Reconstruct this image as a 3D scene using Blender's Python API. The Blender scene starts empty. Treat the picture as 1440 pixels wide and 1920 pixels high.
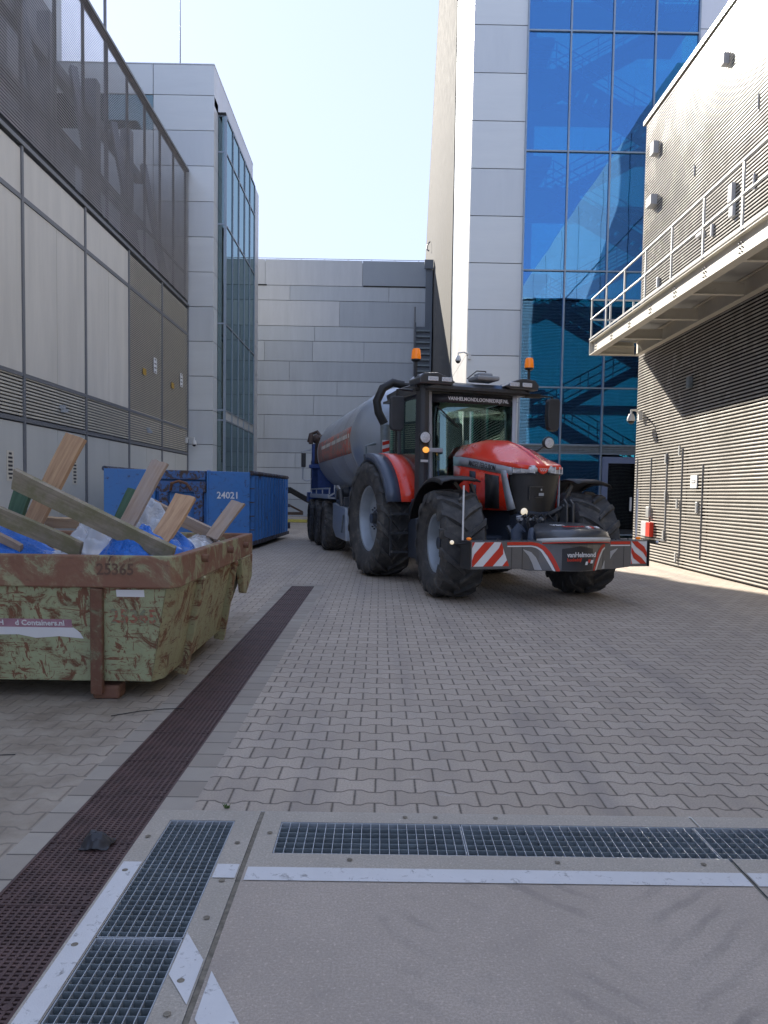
import bpy, math, random
from mathutils import Vector, Matrix, noise
R=math.radians
random.seed(7)
sc=bpy.context.scene
col=sc.collection
# ------------------------------------------------ camera, sky, sun, exposure
EYE=Vector((0,0,1.5)); FPX=1440.0; CXP,CYP=720.0,1005.5
CAM=Matrix.Rotation(-0.0062,3,'Z')@Matrix.Rotation(math.pi/2-R(3.2),3,'X')@Matrix.Rotation(.016,3,'Z')
cd=bpy.data.cameras.new('camera'); co=bpy.data.objects.new('camera',cd); col.objects.link(co)
cd.sensor_fit='VERTICAL'; cd.sensor_height=36; cd.lens=27; cd.shift_y=45.5/1920; cd.clip_end=2000; cd.clip_start=.05
co.matrix_world=Matrix.Translation(EYE)@CAM.to_4x4()
sc.camera=co
SUN_AZ=R(25); SUN_EL=R(30.5)      # sun stands left of straight ahead
w=bpy.data.worlds.new('World'); sc.world=w; w.use_nodes=True
nt=w.node_tree; bg=nt.nodes['Background']
sky=nt.nodes.new('ShaderNodeTexSky'); sky.sky_type='NISHITA'; sky.sun_disc=False
sky.sun_elevation=SUN_EL; sky.sun_rotation=-SUN_AZ; sky.altitude=0; sky.air_density=1.0; sky.dust_density=.4; sky.ozone_density=1.6
gm=nt.nodes.new('ShaderNodeGamma'); gm.inputs[1].default_value=.16       # evens out the sky's brightness, lifting ambient light in the yard
nt.links.new(sky.outputs[0],gm.inputs[0]); tn=nt.nodes.new('ShaderNodeMix'); tn.data_type='RGBA'; tn.blend_type='MULTIPLY'; tn.inputs[0].default_value=1; tn.inputs[7].default_value=(.55,.635,.88,1)
nt.links.new(gm.outputs[0],tn.inputs[6]); nt.links.new(tn.outputs[2],bg.inputs[0]); bg.inputs[1].default_value=.15
sl=bpy.data.lights.new('sun','SUN'); sl.energy=1.8; sl.angle=R(.5); sl.color=(1,.93,.82)
so=bpy.data.objects.new('sun',sl); col.objects.link(so)
sd=Vector((-math.sin(SUN_AZ)*math.cos(SUN_EL),math.cos(SUN_AZ)*math.cos(SUN_EL),math.sin(SUN_EL)))
so.rotation_euler=sd.to_track_quat('Z','Y').to_euler(); so.location=(-10,10,40)
sc.view_settings.view_transform='Standard'; sc.view_settings.look='None'; sc.view_settings.exposure=3.0; sc.view_settings.gamma=1

# ------------------------------------------------ helpers
def ray(x,y): return CAM@Vector(((x-CXP)/FPX,-(y-CYP)/FPX,-1))
def at(x,y,Y): d=ray(x,y); return EYE+d*(Y/d.y)
def tag(o,label=None,cat=None,group=None,kind=None):
    if label: o['label']=label
    if cat: o['category']=cat
    if group: o['group']=group
    if kind: o['kind']=kind
    return o
def empty(name,loc=(0,0,0),rz=0,label=None,cat=None,group=None):
    o=bpy.data.objects.new(name,None); col.objects.link(o); o.location=loc; o.rotation_euler=(0,0,rz); o.empty_display_size=.3
    o['_w']=1
    del o['_w']
    return tag(o,label,cat,group)
class MB:
    def __init__(s): s.v=[]; s.f=[]; s.m=[]; s.sm=[]
    def add(s,vs,fs,mi=0,sm=False):
        b=len(s.v); s.v+= [Vector(v) for v in vs]
        for f in fs: s.f.append([b+i for i in f]); s.m.append(mi); s.sm.append(sm)
        return s
    def box(s,x0,x1,y0,y1,z0,z1,mi=0):
        return s.add([(x0,y0,z0),(x1,y0,z0),(x1,y1,z0),(x0,y1,z0),(x0,y0,z1),(x1,y0,z1),(x1,y1,z1),(x0,y1,z1)],
          [(0,3,2,1),(4,5,6,7),(0,1,5,4),(1,2,6,5),(2,3,7,6),(3,0,4,7)],mi)
    def obox(s,c,ax,ay,az,mi=0):   # oriented box, half vectors
        c=Vector(c);ax=Vector(ax);ay=Vector(ay);az=Vector(az)
        vs=[c+ax*i+ay*j+az*k for k in(-1,1) for i,j in((-1,-1),(1,-1),(1,1),(-1,1))]
        return s.add(vs,[(0,3,2,1),(4,5,6,7),(0,1,5,4),(1,2,6,5),(2,3,7,6),(3,0,4,7)],mi)
    def bar(s,a,b,w,h,mi=0,up=(0,0,1)):
        a=Vector(a);b=Vector(b);d=(b-a); L=d.length; d.normalize(); up=Vector(up)
        sx=d.cross(up); 
        if sx.length<1e-4: sx=d.cross(Vector((0,1,0)))
        sx.normalize(); uz=sx.cross(d)
        return s.obox((a+b)/2,d*(L/2),sx*(w/2),uz*(h/2),mi)
    def prism(s,pts,ax,a0,a1,mi=0,sm=False):  # pts 2D, extruded along axis
        n=len(pts)
        def mk(p,a): return {'x':(a,p[0],p[1]),'y':(p[0],a,p[1]),'z':(p[0],p[1],a)}[ax]
        vs=[mk(p,a0) for p in pts]+[mk(p,a1) for p in pts]
        fs=[tuple(range(n))[::-1],tuple(range(n,2*n))]+[(i,(i+1)%n,n+(i+1)%n,n+i) for i in range(n)]
        return s.add(vs,fs,mi,sm)
    def tube(s,pts,r,n=8,mi=0,cap=True):
        pts=[Vector(p) for p in pts]; rs=r if isinstance(r,(list,tuple)) else [r]*len(pts)
        vs=[];prev=None
        for i,p in enumerate(pts):
            d=(pts[min(i+1,len(pts)-1)]-pts[max(i-1,0)]).normalized()
            if prev is None: prev=d.orthogonal().normalized()
            u=(prev-d*prev.dot(d)).normalized(); prev=u; v=d.cross(u)
            vs+=[p+(u*math.cos(2*math.pi*k/n)+v*math.sin(2*math.pi*k/n))*rs[i] for k in range(n)]
        fs=[(i*n+k,i*n+(k+1)%n,(i+1)*n+(k+1)%n,(i+1)*n+k) for i in range(len(pts)-1) for k in range(n)]
        if cap: fs+= [tuple(range(n))[::-1],tuple(range((len(pts)-1)*n,len(pts)*n))]
        return s.add(vs,fs,mi,True)
    def lathe(s,prof,c=(0,0,0),axis='y',n=32,mi=0,sm=True,close=False):  # prof: (r,a)
        c=Vector(c);vs=[]
        for r,a in prof:
            for k in range(n):
                t=2*math.pi*k/n; u,v=r*math.sin(t),r*math.cos(t)
                vs.append(c+Vector({'x':(a,u,v),'y':(u,a,v),'z':(u,v,a)}[axis]))
        m=len(prof); fs=[]
        for i in range(m if close else m-1):
            j=(i+1)%m
            fs+=[(i*n+k,i*n+(k+1)%n,j*n+(k+1)%n,j*n+k) for k in range(n)]
        return s.add(vs,fs,mi,sm)
    def sphere(s,c,r,n=16,sc_=(1,1,1),mi=0):
        prof=[(max(1e-4,r*math.sin(math.pi*i/10)),-r*math.cos(math.pi*i/10)) for i in range(11)]
        b=len(s.v); s.lathe(prof,(0,0,0),'z',n,mi)
        for i in range(b,len(s.v)): s.v[i]=Vector((s.v[i].x*sc_[0],s.v[i].y*sc_[1],s.v[i].z*sc_[2]))+Vector(c)
        return s
    def grid(s,rows,mi=0,sm=True):   # rows of points
        n=len(rows[0]); vs=[p for r in rows for p in r]
        return s.add(vs,[(i*n+k,i*n+k+1,(i+1)*n+k+1,(i+1)*n+k) for i in range(len(rows)-1) for k in range(n-1)],mi,sm)
    def xf(s,M): s.v=[M@v for v in s.v]; return s
    def build(s,name,mat,parent=None,world=False,bevel=0,solid=0,**kw):
        me=bpy.data.meshes.new(name)
        vs=s.v
        if world and parent is not None:
            r=parent
            while r.parent: r=r.parent
            Mi=(Matrix.Translation(r.location)@r.rotation_euler.to_matrix().to_4x4()).inverted()
            vs=[Mi@v for v in vs]
        me.from_pydata([tuple(v) for v in vs],[],s.f)
        for m in (mat if isinstance(mat,(list,tuple)) else [mat]): me.materials.append(m)
        me.polygons.foreach_set('material_index',s.m); me.polygons.foreach_set('use_smooth',s.sm)
        me.update()
        import bmesh
        bm=bmesh.new(); bm.from_mesh(me); bmesh.ops.delete(bm,geom=[v for v in bm.verts if not v.link_faces],context='VERTS'); bmesh.ops.recalc_face_normals(bm,faces=bm.faces); bm.to_mesh(me); bm.free()
        o=bpy.data.objects.new(name,me); col.objects.link(o)
        if parent is not None: o.parent=parent
        if solid: q=o.modifiers.new('solid','SOLIDIFY'); q.thickness=solid; q.offset=0
        if bevel: q=o.modifiers.new('bevel','BEVEL'); q.width=bevel; q.segments=2; q.limit_method='ANGLE'
        if s.sm and any(s.sm):
            try: me.set_sharp_from_angle(angle=R(38))
            except Exception: pass
        return tag(o,**kw) if kw else o
def slab(x0,x1,y0,y1,z0,z1): return MB().box(x0,x1,y0,y1,z0,z1)
def text(body,size,mat,M,parent,name='lettering',ext=.002,width=None,world=False,align='CENTER'):
    c=bpy.data.curves.new(name,'FONT'); c.body=body; c.size=size; c.extrude=ext; c.align_x=align; c.align_y='CENTER'; c.resolution_u=2; c.offset=size*.018
    t=bpy.data.objects.new('tmp',c); col.objects.link(t)
    bpy.context.view_layer.update()
    dg=bpy.context.evaluated_depsgraph_get(); me=bpy.data.meshes.new_from_object(t.evaluated_get(dg))
    bpy.data.objects.remove(t)
    if width:
        xs=[v.co.x for v in me.vertices]; k=width/(max(xs)-min(xs))
        for v in me.vertices: v.co.x*=k
    if world and parent is not None:
        r=parent
        while r.parent: r=r.parent
        M=(Matrix.Translation(r.location)@r.rotation_euler.to_matrix().to_4x4()).inverted()@M
    me.transform(M); me.materials.clear(); me.materials.append(mat)
    o=bpy.data.objects.new(name,me); col.objects.link(o)
    if parent is not None: o.parent=parent
    return o
def frame(o,x,y):  # matrix from origin, x direction, y direction
    x=Vector(x).normalized(); y=Vector(y); z=x.cross(y).normalized(); y=z.cross(x)
    M=Matrix((x,y,z)).transposed().to_4x4(); M.translation=Vector(o); return M

# ------------------------------------------------ materials
class N:
    def __init__(s,name):
        s.m=bpy.data.materials.new(name); s.m.use_nodes=True; s.t=s.m.node_tree; s.b=s.t.nodes['Principled BSDF']; s.out=s.t.nodes['Material Output']
    def n(s,t,**k):
        q=s.t.nodes.new(t)
        for a,b in k.items(): setattr(q,a,b)
        return q
    def l(s,a,b): s.t.links.new(a,b)
    def math(s,op,a,b=None,c=None,clamp=False):
        q=s.n('ShaderNodeMath',operation=op); q.use_clamp=clamp
        for i,x in enumerate((a,b,c)):
            if x is None: continue
            if hasattr(x,'links'): s.l(x,q.inputs[i])
            else: q.inputs[i].default_value=x
        return q.outputs[0]
    def co(s,scale=(1,1,1)):
        c=s.n('ShaderNodeTexCoord'); m=s.n('ShaderNodeMapping'); s.l(c.outputs['Object'],m.inputs[0]); m.inputs['Scale'].default_value=scale; return m.outputs[0]
    def noise(s,scale,detail=4,rough=.6,v=None,dist=0):
        q=s.n('ShaderNodeTexNoise'); q.inputs['Scale'].default_value=scale; q.inputs['Detail'].default_value=detail; q.inputs['Roughness'].default_value=rough; q.inputs['Distortion'].default_value=dist
        s.l(v if v is not None else s.co(),q.inputs['Vector']); return q.outputs['Fac']
    def ramp(s,f,stops):
        q=s.n('ShaderNodeValToRGB'); e=q.color_ramp.elements
        while len(e)<len(stops): e.new(.5)
        for i,(p,c) in enumerate(stops): e[i].position=p; e[i].color=(c if len(c)==4 else (*c,1)) if not isinstance(c,(int,float)) else (c,c,c,1)
        s.l(f,q.inputs[0]); return q.outputs[0]
    def mix(s,f,a,b,bt='MIX'):
        q=s.n('ShaderNodeMix',data_type='RGBA',blend_type=bt)
        for i,x in ((0,f),(6,a),(7,b)):
            if hasattr(x,'links'): s.l(x,q.inputs[i])
            else: q.inputs[i].default_value=x if isinstance(x,(int,float)) else (*x,1)
        return q.outputs[2]
    def bump(s,h,st=.3,d=.01):
        q=s.n('ShaderNodeBump'); q.inputs['Strength'].default_value=st; q.inputs['Distance'].default_value=d; s.l(h,q.inputs['Height']); s.l(q.outputs[0],s.b.inputs['Normal'])
    def color(s,c): s.l(c,s.b.inputs['Base Color'])
def P(name,c,rough=.5,metal=0,var=.12,scale=3,bump=0,bscale=60,spec=None,coat=0,stretch=(1,1,1),alpha=None):
    k=N(name); k.b.inputs['Roughness'].default_value=rough; k.b.inputs['Metallic'].default_value=metal
    if coat: k.b.inputs['Coat Weight'].default_value=coat; k.b.inputs['Coat Roughness'].default_value=.06
    if spec is not None: k.b.inputs['Specular IOR Level'].default_value=spec
    v=k.co(stretch); f=k.noise(scale,5,.65,v)
    lo=tuple(x*(1-var) for x in c); hi=tuple(min(1,x*(1+var)) for x in c)
    k.color(k.ramp(f,[(.3,lo),(.7,hi)]))
    rr=k.ramp(f,[(.3,max(0,rough-.07)),(.7,min(1,rough+.07))]); k.l(rr,k.b.inputs['Roughness'])
    if bump: k.bump(k.noise(bscale,4,.6),bump,.01)
    return k.m
def worn(name,base,dirt,rough=.6,amt=.5,scale=6,metal=0,bump=.3,base2=None,second=None,amt2=.35):
    k=N(name); k.b.inputs['Metallic'].default_value=metal
    b=k.mix(k.noise(2.5,4),base,base2 or tuple(x*.8 for x in base))
    m=k.ramp(k.noise(scale,9,.74,dist=.9),[(amt-.035,0),(amt+.03,1)])
    halo=k.ramp(k.noise(scale,9,.74,dist=.9),[(amt-.11,0),(amt+.02,.55)]); b=k.mix(halo,b,tuple((x+y)*.45 for x,y in zip(base,dirt)))
    c=k.mix(m,b,k.mix(k.noise(25,5),dirt,tuple(x*.45 for x in dirt)))
    mm=k.math('MAXIMUM',m,0)
    if second:   # scratches, stretched streaks
        for st in ((30,30,1.6),(1.6,1.6,30),(14,14,3),(9,9,40)):
            sct=k.ramp(k.noise(1.0,5,.65,k.co(st),dist=1.2),[(amt2,0),(amt2+.02,1)])
            c=k.mix(sct,c,second)
    c=k.mix(k.math('MULTIPLY',k.noise(1.2,4),.35),c,(.16,.14,.11))
    k.color(c); k.b.inputs['Roughness'].default_value=rough
    k.l(k.ramp(m,[(0,rough),(1,.9)]),k.b.inputs['Roughness'])
    k.bump(k.math('ADD',k.math('ADD',k.math('MULTIPLY',m,-.5),k.noise(40,4)),k.math('MULTIPLY',k.noise(3.2,3,.5),7)),bump,.007)
    return k.m
def glassmat(name,tint,refl,rough=.0,rcol=(.8,.9,1),bump=True):
    k=N(name); k.t.nodes.remove(k.b)
    t=k.n('ShaderNodeBsdfTransparent'); t.inputs[0].default_value=(*tint,1)
    g=k.n('ShaderNodeBsdfGlossy'); g.inputs[0].default_value=(*rcol,1); g.inputs['Roughness'].default_value=rough
    nb=k.n('ShaderNodeBump'); nb.inputs['Strength'].default_value=.3 if bump else 0; nb.inputs['Distance'].default_value=.02; k.l(k.noise(.5,1),nb.inputs['Height']); k.l(nb.outputs[0],g.inputs['Normal'])
    fr=k.n('ShaderNodeFresnel'); fr.inputs[0].default_value=1.5
    f=k.math('ADD',k.math('MULTIPLY',fr.outputs[0],1-refl),refl,clamp=True)
    m=k.n('ShaderNodeMixShader'); k.l(f,m.inputs[0]); k.l(t.outputs[0],m.inputs[1]); k.l(g.outputs[0],m.inputs[2]); k.l(m.outputs[0],k.out.inputs[0])
    return k.m
def emis(name,c,st,base=(.8,.8,.8)):
    k=N(name); k.b.inputs['Base Color'].default_value=(*base,1); k.b.inputs['Emission Color'].default_value=(*c,1); k.b.inputs['Emission Strength'].default_value=st; k.b.inputs['Roughness'].default_value=.2
    return k.m

def paver_mat():
    k=N('block_paving')
    tc=k.n('ShaderNodeTexCoord'); sp=k.n('ShaderNodeSeparateXYZ'); k.l(tc.outputs['Object'],sp.inputs[0])
    # a little wobble
    wob=k.math('MULTIPLY',k.math('SUBTRACT',k.noise(1.3,2,.5,tc.outputs['Object']),.5),.02)
    u=k.math('ADD',sp.outputs[0],wob); yy=k.math('ADD',sp.outputs[1],wob)
    h=.158; L=.203
    v=k.math('DIVIDE',yy,h)
    k0=k.math('ROUND',v)
    par=k.math('MODULO',k.math('ADD',k0,1001),2)            # joint parity: belongs to row k0-1
    def wave(par):
        t=k.math('SUBTRACT',k.math('DIVIDE',u,L),k.math('MULTIPLY',par,.5))
        fr=k.math('ABSOLUTE',k.math('SUBTRACT',t,k.math('ROUND',t)))      # 0 at ends .. .5 middle
        s_=k.math('MULTIPLY',k.math('SUBTRACT',.25,fr),12)
        return k.math('MAXIMUM',k.math('MINIMUM',s_,1),-1)
    sv=wave(par)
    d0=k.math('SUBTRACT',v,k.math('ADD',k0,k.math('MULTIPLY',sv,.085)))
    row=k.math('ADD',k0,k.math('SUBTRACT',k.math('GREATER_THAN',d0,0),1))
    rp=k.math('MODULO',k.math('ADD',row,1000),2)
    t=k.math('SUBTRACT',k.math('DIVIDE',u,L),k.math('MULTIPLY',rp,.5))
    dv=k.math('MULTIPLY',k.math('ABSOLUTE',k.math('SUBTRACT',t,k.math('ROUND',t))),L)
    dh=k.math('MULTIPLY',k.math('ABSOLUTE',d0),h)
    dist=k.math('MINIMUM',dv,dh)
    jn=k.math('ADD',dist,k.math('MULTIPLY',k.math('SUBTRACT',k.noise(45,3,.6,tc.outputs['Object']),.5),.006))
    cx=k.n('ShaderNodeCombineXYZ'); k.l(k.math('FLOOR',t),cx.inputs[0]); k.l(row,cx.inputs[1])
    wn=k.n('ShaderNodeTexWhiteNoise'); wn.noise_dimensions='2D'; k.l(cx.outputs[0],wn.inputs[0])
    base=k.ramp(wn.outputs['Value'],[(0,(.44,.365,.285)),(.5,(.49,.41,.325)),(1,(.54,.455,.365))])
    dirt=k.noise(.55,6,.65,tc.outputs['Object']); base=k.mix(k.ramp(dirt,[(.35,.0),(.7,.45)]),base,(.36,.305,.25))
    ls=k.ramp(k.noise(2.2,6,.7,tc.outputs['Object'],dist=1.0),[(.64,0),(.78,.4)]); base=k.mix(ls,base,(.42,.41,.4))
    mp=k.n('ShaderNodeMapping'); mp.inputs['Scale'].default_value=(1.6,.16,1); mp.inputs['Rotation'].default_value=(0,0,.25); k.l(tc.outputs['Object'],mp.inputs[0])
    base=k.mix(k.ramp(k.noise(1.4,5,.6,mp.outputs[0]),[(.5,0),(.68,.38)]),base,(.20,.185,.18))
    base=k.mix(k.ramp(k.noise(7,7,.75,tc.outputs['Object'],dist=.6),[(.60,0),(.68,.35)]),base,(.55,.51,.46))
    fine=k.noise(95,4,.8,tc.outputs['Object']); base=k.mix(k.ramp(fine,[(.42,0),(.62,.45)]),base,(.2,.18,.165))
    # brown soil under and round the skip, oily darker band
    left=k.ramp(k.math('ADD',k.math('MULTIPLY',sp.outputs[0],-1),k.math('MULTIPLY',k.noise(1.6,5,.6,tc.outputs['Object']),1.6)),[(0,0),(1,1)])
    lm=k.math('MULTIPLY',k.math('SUBTRACT',k.math('ADD',k.math('MULTIPLY',sp.outputs[0],-1),k.math('MULTIPLY',k.noise(1.1,6,.65,tc.outputs['Object']),1.7)),2.0),1.6,clamp=True)
    near=k.math('LESS_THAN',sp.outputs[1],9.5)
    lm=k.math('MULTIPLY',k.math('MULTIPLY',lm,near),.88)
    base=k.mix(lm,base,k.mix(k.ramp(k.noise(3.5,6,.7,tc.outputs['Object']),[(.35,0),(.65,1)]),(.22,.18,.135),(.36,.31,.245)))
    jm=k.ramp(jn,[(.0022,1),(.0052,0)])
    jm=k.math('MULTIPLY',jm,k.math('SUBTRACT',1,k.math('MULTIPLY',lm,.85)))
    wide=k.ramp(jn,[(.003,.22),(.012,0)])
    base=k.mix(wide,base,(.2,.175,.15))
    k.color(k.mix(jm,base,k.mix(k.noise(9,3,.5,tc.outputs['Object']),(.05,.044,.038),(.13,.105,.08))))
    k.b.inputs['Roughness'].default_value=.82
    hgt=k.math('ADD',k.math('MULTIPLY',k.ramp(jn,[(.001,0),(.009,1)]),1),k.math('MULTIPLY',fine,.12))
    hgt=k.math('ADD',hgt,k.math('MULTIPLY',wn.outputs['Value'],.25))
    k.bump(hgt,.7,.006)
    return k.m
def tile_mat():
    k=N('edge_tiles'); tc=k.n('ShaderNodeTexCoord'); sp=k.n('ShaderNodeSeparateXYZ'); k.l(tc.outputs['Object'],sp.inputs[0])
    t=k.math('DIVIDE',sp.outputs[1],.205); d=k.math('MULTIPLY',k.math('ABSOLUTE',k.math('SUBTRACT',t,k.math('ROUND',t))),.205)
    wn=k.n('ShaderNodeTexWhiteNoise'); wn.noise_dimensions='1D'; k.l(k.math('FLOOR',t),wn.inputs['W'])
    b=k.ramp(wn.outputs['Value'],[(0,(.40,.345,.28)),(1,(.5,.445,.37))])
    b=k.mix(k.math('MULTIPLY',k.noise(3,6,.7),.5),b,(.14,.125,.11)); b=k.mix(k.math('MULTIPLY',k.noise(150,3),.3),b,(.12,.11,.1))
    jm=k.ramp(d,[(.002,1),(.005,0)]); k.color(k.mix(jm,b,(.04,.035,.03))); k.b.inputs['Roughness'].default_value=.85
    k.bump(k.ramp(d,[(.001,0),(.008,1)]),.6,.006); return k.m
def concrete_mat(name,c,brush=True,stain=True):
    k=N(name); v=k.co()
    f=k.ramp(k.noise(1.3,7,.68,v),[(.3,0),(.7,1)]); b=k.mix(f,tuple(x*.80 for x in c),tuple(min(1,x*1.1) for x in c))
    g=k.noise(110,5,.85,v); b=k.mix(k.ramp(g,[(.44,.0),(.56,.7)]),b,tuple(x*.66 for x in c))
    b=k.mix(k.ramp(k.noise(75,2,.5,v),[(.62,0),(.68,.5)]),b,tuple(min(.7,x*1.35) for x in c))
    g2=k.noise(60,4,.75,k.co((.35,4,1))); b=k.mix(k.ramp(g2,[(.48,0),(.62,.45)]),b,tuple(x*.7 for x in c))
    if stain:   # smeared tyre marks: soft dark chevrons
        vv=k.n('ShaderNodeTexCoord'); sp=k.n('ShaderNodeSeparateXYZ'); k.l(vv.outputs['Object'],sp.inputs[0])
        m=None
        for cx_,sx in ((.28,1),(1.18,-1),(.62,1)):
            dx=k.math('ABSOLUTE',k.math('SUBTRACT',sp.outputs[0],cx_))
            lane=k.math('SUBTRACT',1,k.math('MULTIPLY',dx,4.2),clamp=True)
            lane=k.math('MULTIPLY',lane,2.2,clamp=True)
            ph=k.math('ADD',k.math('MULTIPLY',sp.outputs[1],6.8),k.math('MULTIPLY',k.math('SUBTRACT',sp.outputs[0],cx_),5.5*sx))
            ph=k.math('ADD',ph,k.math('MULTIPLY',k.noise(1.6,4,.6,v),1.9))
            fr=k.math('ABSOLUTE',k.math('SUBTRACT',ph,k.math('ROUND',ph)))
            q=k.math('MULTIPLY',k.ramp(fr,[(.10,1),(.22,0)]),lane)
            m=q if m is None else k.math('MAXIMUM',m,q)
        pat=k.ramp(k.noise(1.5,4,.6,v),[(.46,0),(.66,.38)])
        b=k.mix(k.math('MULTIPLY',m,pat),b,(.1,.095,.09))
        for sc_,th in ((1.7,.6),(3.1,.64)):
            b=k.mix(k.ramp(k.noise(sc_,5,.6,v,dist=.8),[(th,0),(th+.12,.25)]),b,(.13,.12,.115))
    # hairline form lines across
    k.color(b); k.b.inputs['Roughness'].default_value=.85
    k.bump(k.math('ADD',g,g2),.6,.004); return k.m
def paint_mat():
    k=N('white_road_paint'); v=k.co()
    b=k.mix(k.noise(4,5,.7,v),(.55,.545,.54),(.74,.735,.73))
    wv=k.ramp(k.noise(16,8,.8,v,dist=.6),[(.565,0),(.64,.9)]); k.color(k.mix(wv,b,(.27,.26,.25)))
    k.b.inputs['Roughness'].default_value=.7; k.bump(k.noise(200,2),.3,.002); return k.m

M={}
M['paving']=paver_mat(); M['tiles']=tile_mat()
M['slab']=concrete_mat('concrete_slab',(.53,.45,.375)); M['kerb']=concrete_mat('concrete_frame',(.52,.465,.39),stain=False)
M['paint']=paint_mat()
M['seam']=P('dirt_joint',(.2,.175,.135),.95,0,.4,25,.5)
M['pit']=P('pit_concrete',(.15,.165,.175),.6,0,.3,3)
M['galv']=P('galvanised_steel',(.40,.43,.46),.45,.35,.15,8)
M['galvd']=P('galvanised_plate',(.20,.235,.25),.5,.3,.25,8)
M['grate']=P('rusty_iron_grate',(.10,.06,.055),.6,.2,.45,6,.3)
M['pan']=P('pale_grey_panel',(.64,.60,.52),.5,0,.09,1.0,stretch=(2.2,2.2,.3))
M['door']=P('blue_grey_door',(.53,.53,.49),.55,0,.05,.7,stretch=(2.2,2.2,.3))
M['jam']=P('grey_frame',(.17,.175,.185),.5,.2,.1,4)
M['louv']=P('grey_louvre',(.58,.54,.45),.5,.1,.08,2)
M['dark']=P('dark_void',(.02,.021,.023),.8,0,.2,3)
M['mesh']=P('dark_screen_slat',(.45,.43,.42),.5,.3,.15,2)
M['alu']=P('aluminium_panel',(.62,.635,.62),.42,.25,.045,.8,stretch=(.4,.4,3))
M['alu2']=P('aluminium_panel_cool',(.56,.58,.58),.42,.25,.05,.8,stretch=(2.2,2.2,.3))
M['alu3']=P('aluminium_panel_warm',(.64,.645,.66),.4,.25,.05,.8,stretch=(2.2,2.2,.3))
M['bk1']=P('grey_sandwich_panel',(.40,.43,.455),.45,.2,.09,.9,stretch=(2.2,2.2,.3))
M['bk2']=P('grey_sandwich_panel_dark',(.34,.37,.40),.45,.2,.09,.9,stretch=(2.2,2.2,.3))
M['bk3']=P('grey_sandwich_panel_light',(.46,.475,.485),.42,.2,.09,.9,stretch=(2.2,2.2,.3))
M['bk4']=P('dark_blue_grey_panel',(.13,.15,.175),.45,.25,.06,.5)
M['whitep']=P('white_metal_panel',(.42,.42,.43),.6,0,.05,.8,spec=.15)
M['beige']=P('beige_cast_panel',(.135,.132,.126),.9,0,.15,2,.6,14,spec=.05)
M['rib']=P('cream_metal_rib',(.47,.44,.39),.27,0,.08,1.2,spec=.35)
M['ribback']=P('rib_gap_shade_back',(.03,.028,.027),.8,0,.2,2,spec=.1)  # near-black backing: shade between the ribs put into its colour
M['cream']=worn('cream_painted_steel',(.76,.72,.62),(.4,.3,.2),.5,.68,7,bump=.1)
M['steelw']=P('grey_white_steel',(.40,.405,.40),.45,.3,.1,5)
M['glassL']=glassmat('green_tower_glass',(.14,.24,.23),.26,rcol=(.50,.66,.68))
M['glassR']=glassmat('blue_tower_glass',(.38,.66,.74),.36,rcol=(.18,.42,.82))
M['mull']=P('mullion_metal',(.27,.32,.37),.4,.5,.08,4)
M['inner']=P('interior_wall',(.5,.56,.58),.8,0,.1,1)
M['stairm']=P('stair_steel',(.05,.07,.09),.5,.4,.2,3)
M['green']=worn('green_skip_paint',(.38,.425,.235),(.26,.105,.05),.55,.575,5.0,bump=.6,base2=(.44,.475,.28),second=(.23,.09,.045),amt2=.60)
M['greenside']=worn('yellow_green_skip_paint',(.44,.41,.21),(.29,.12,.055),.6,.56,3.6,bump=.5,base2=(.33,.34,.19),second=(.15,.06,.03),amt2=.62)
M['rustrim']=worn('rusty_rim',(.215,.085,.048),(.46,.45,.25),.75,.565,3.2,bump=.5,base2=(.23,.10,.055),second=(.07,.03,.02),amt2=.68)
M['rustrib']=worn('rusty_post',(.19,.075,.042),(.33,.33,.19),.8,.58,6,bump=.6)
M['rust']=worn('rust',(.19,.075,.042),(.28,.13,.065),.85,.55,8,bump=.6)
M['rustd']=P('dark_rusty_number',(.13,.075,.05),.8,0,.3,9)
M['blue']=worn('blue_container_paint',(.03,.19,.54),(.045,.03,.03),.45,.635,5,bump=.25,base2=(.04,.22,.58),second=(.06,.05,.06),amt2=.70)
M['blueworn']=worn('heavily_worn_blue',(.03,.16,.46),(.10,.06,.045),.5,.52,7,bump=.3)
M['bluedark']=worn('scuffed_blue_steel',(.035,.06,.13),(.06,.04,.035),.6,.5,5,bump=.4)
M['wood']=None
def woodmat(name,a,b,grey=None,green=None):
    k=N(name); g=k.noise(1,6,.65,k.co((3,38,38)),dist=.4); c=k.ramp(g,[(.3,a),(.5,tuple((x+y)/2 for x,y in zip(a,b))),(.72,b)])
    if green: c=k.mix(k.ramp(k.noise(5,6,.7),[(.42,0),(.6,.85)]),c,green)
    if grey: c=k.mix(k.ramp(k.noise(3,5,.7),[(.4,0),(.65,.8)]),c,grey)
    kn=k.n('ShaderNodeTexVoronoi'); kn.inputs['Scale'].default_value=3.2; k.l(k.co((1,1.6,1.6)),kn.inputs['Vector']); c=k.mix(k.ramp(kn.outputs['Distance'],[(.05,.85),(.1,0)]),c,(.08,.04,.02))
    k.color(c); k.b.inputs['Roughness'].default_value=.85; k.bump(g,.5,.004); return k.m
M['w_or']=woodmat('fresh_orange_timber',(.36,.21,.12),(.58,.38,.22))
M['w_gr']=woodmat('mossy_grey_timber',(.22,.18,.13),(.38,.33,.25),green=(.20,.185,.10))
M['w_br']=woodmat('weathered_brown_timber',(.3,.21,.15),(.47,.36,.27),grey=(.37,.31,.27))
M['w_green']=woodmat('green_stained_timber',(.05,.10,.06),(.09,.16,.10))
M['w_pale']=woodmat('pale_plywood',(.42,.29,.17),(.56,.42,.27))
M['black']=P('black_plastic',(.018,.018,.019),.45,0,.3,6)
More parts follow.
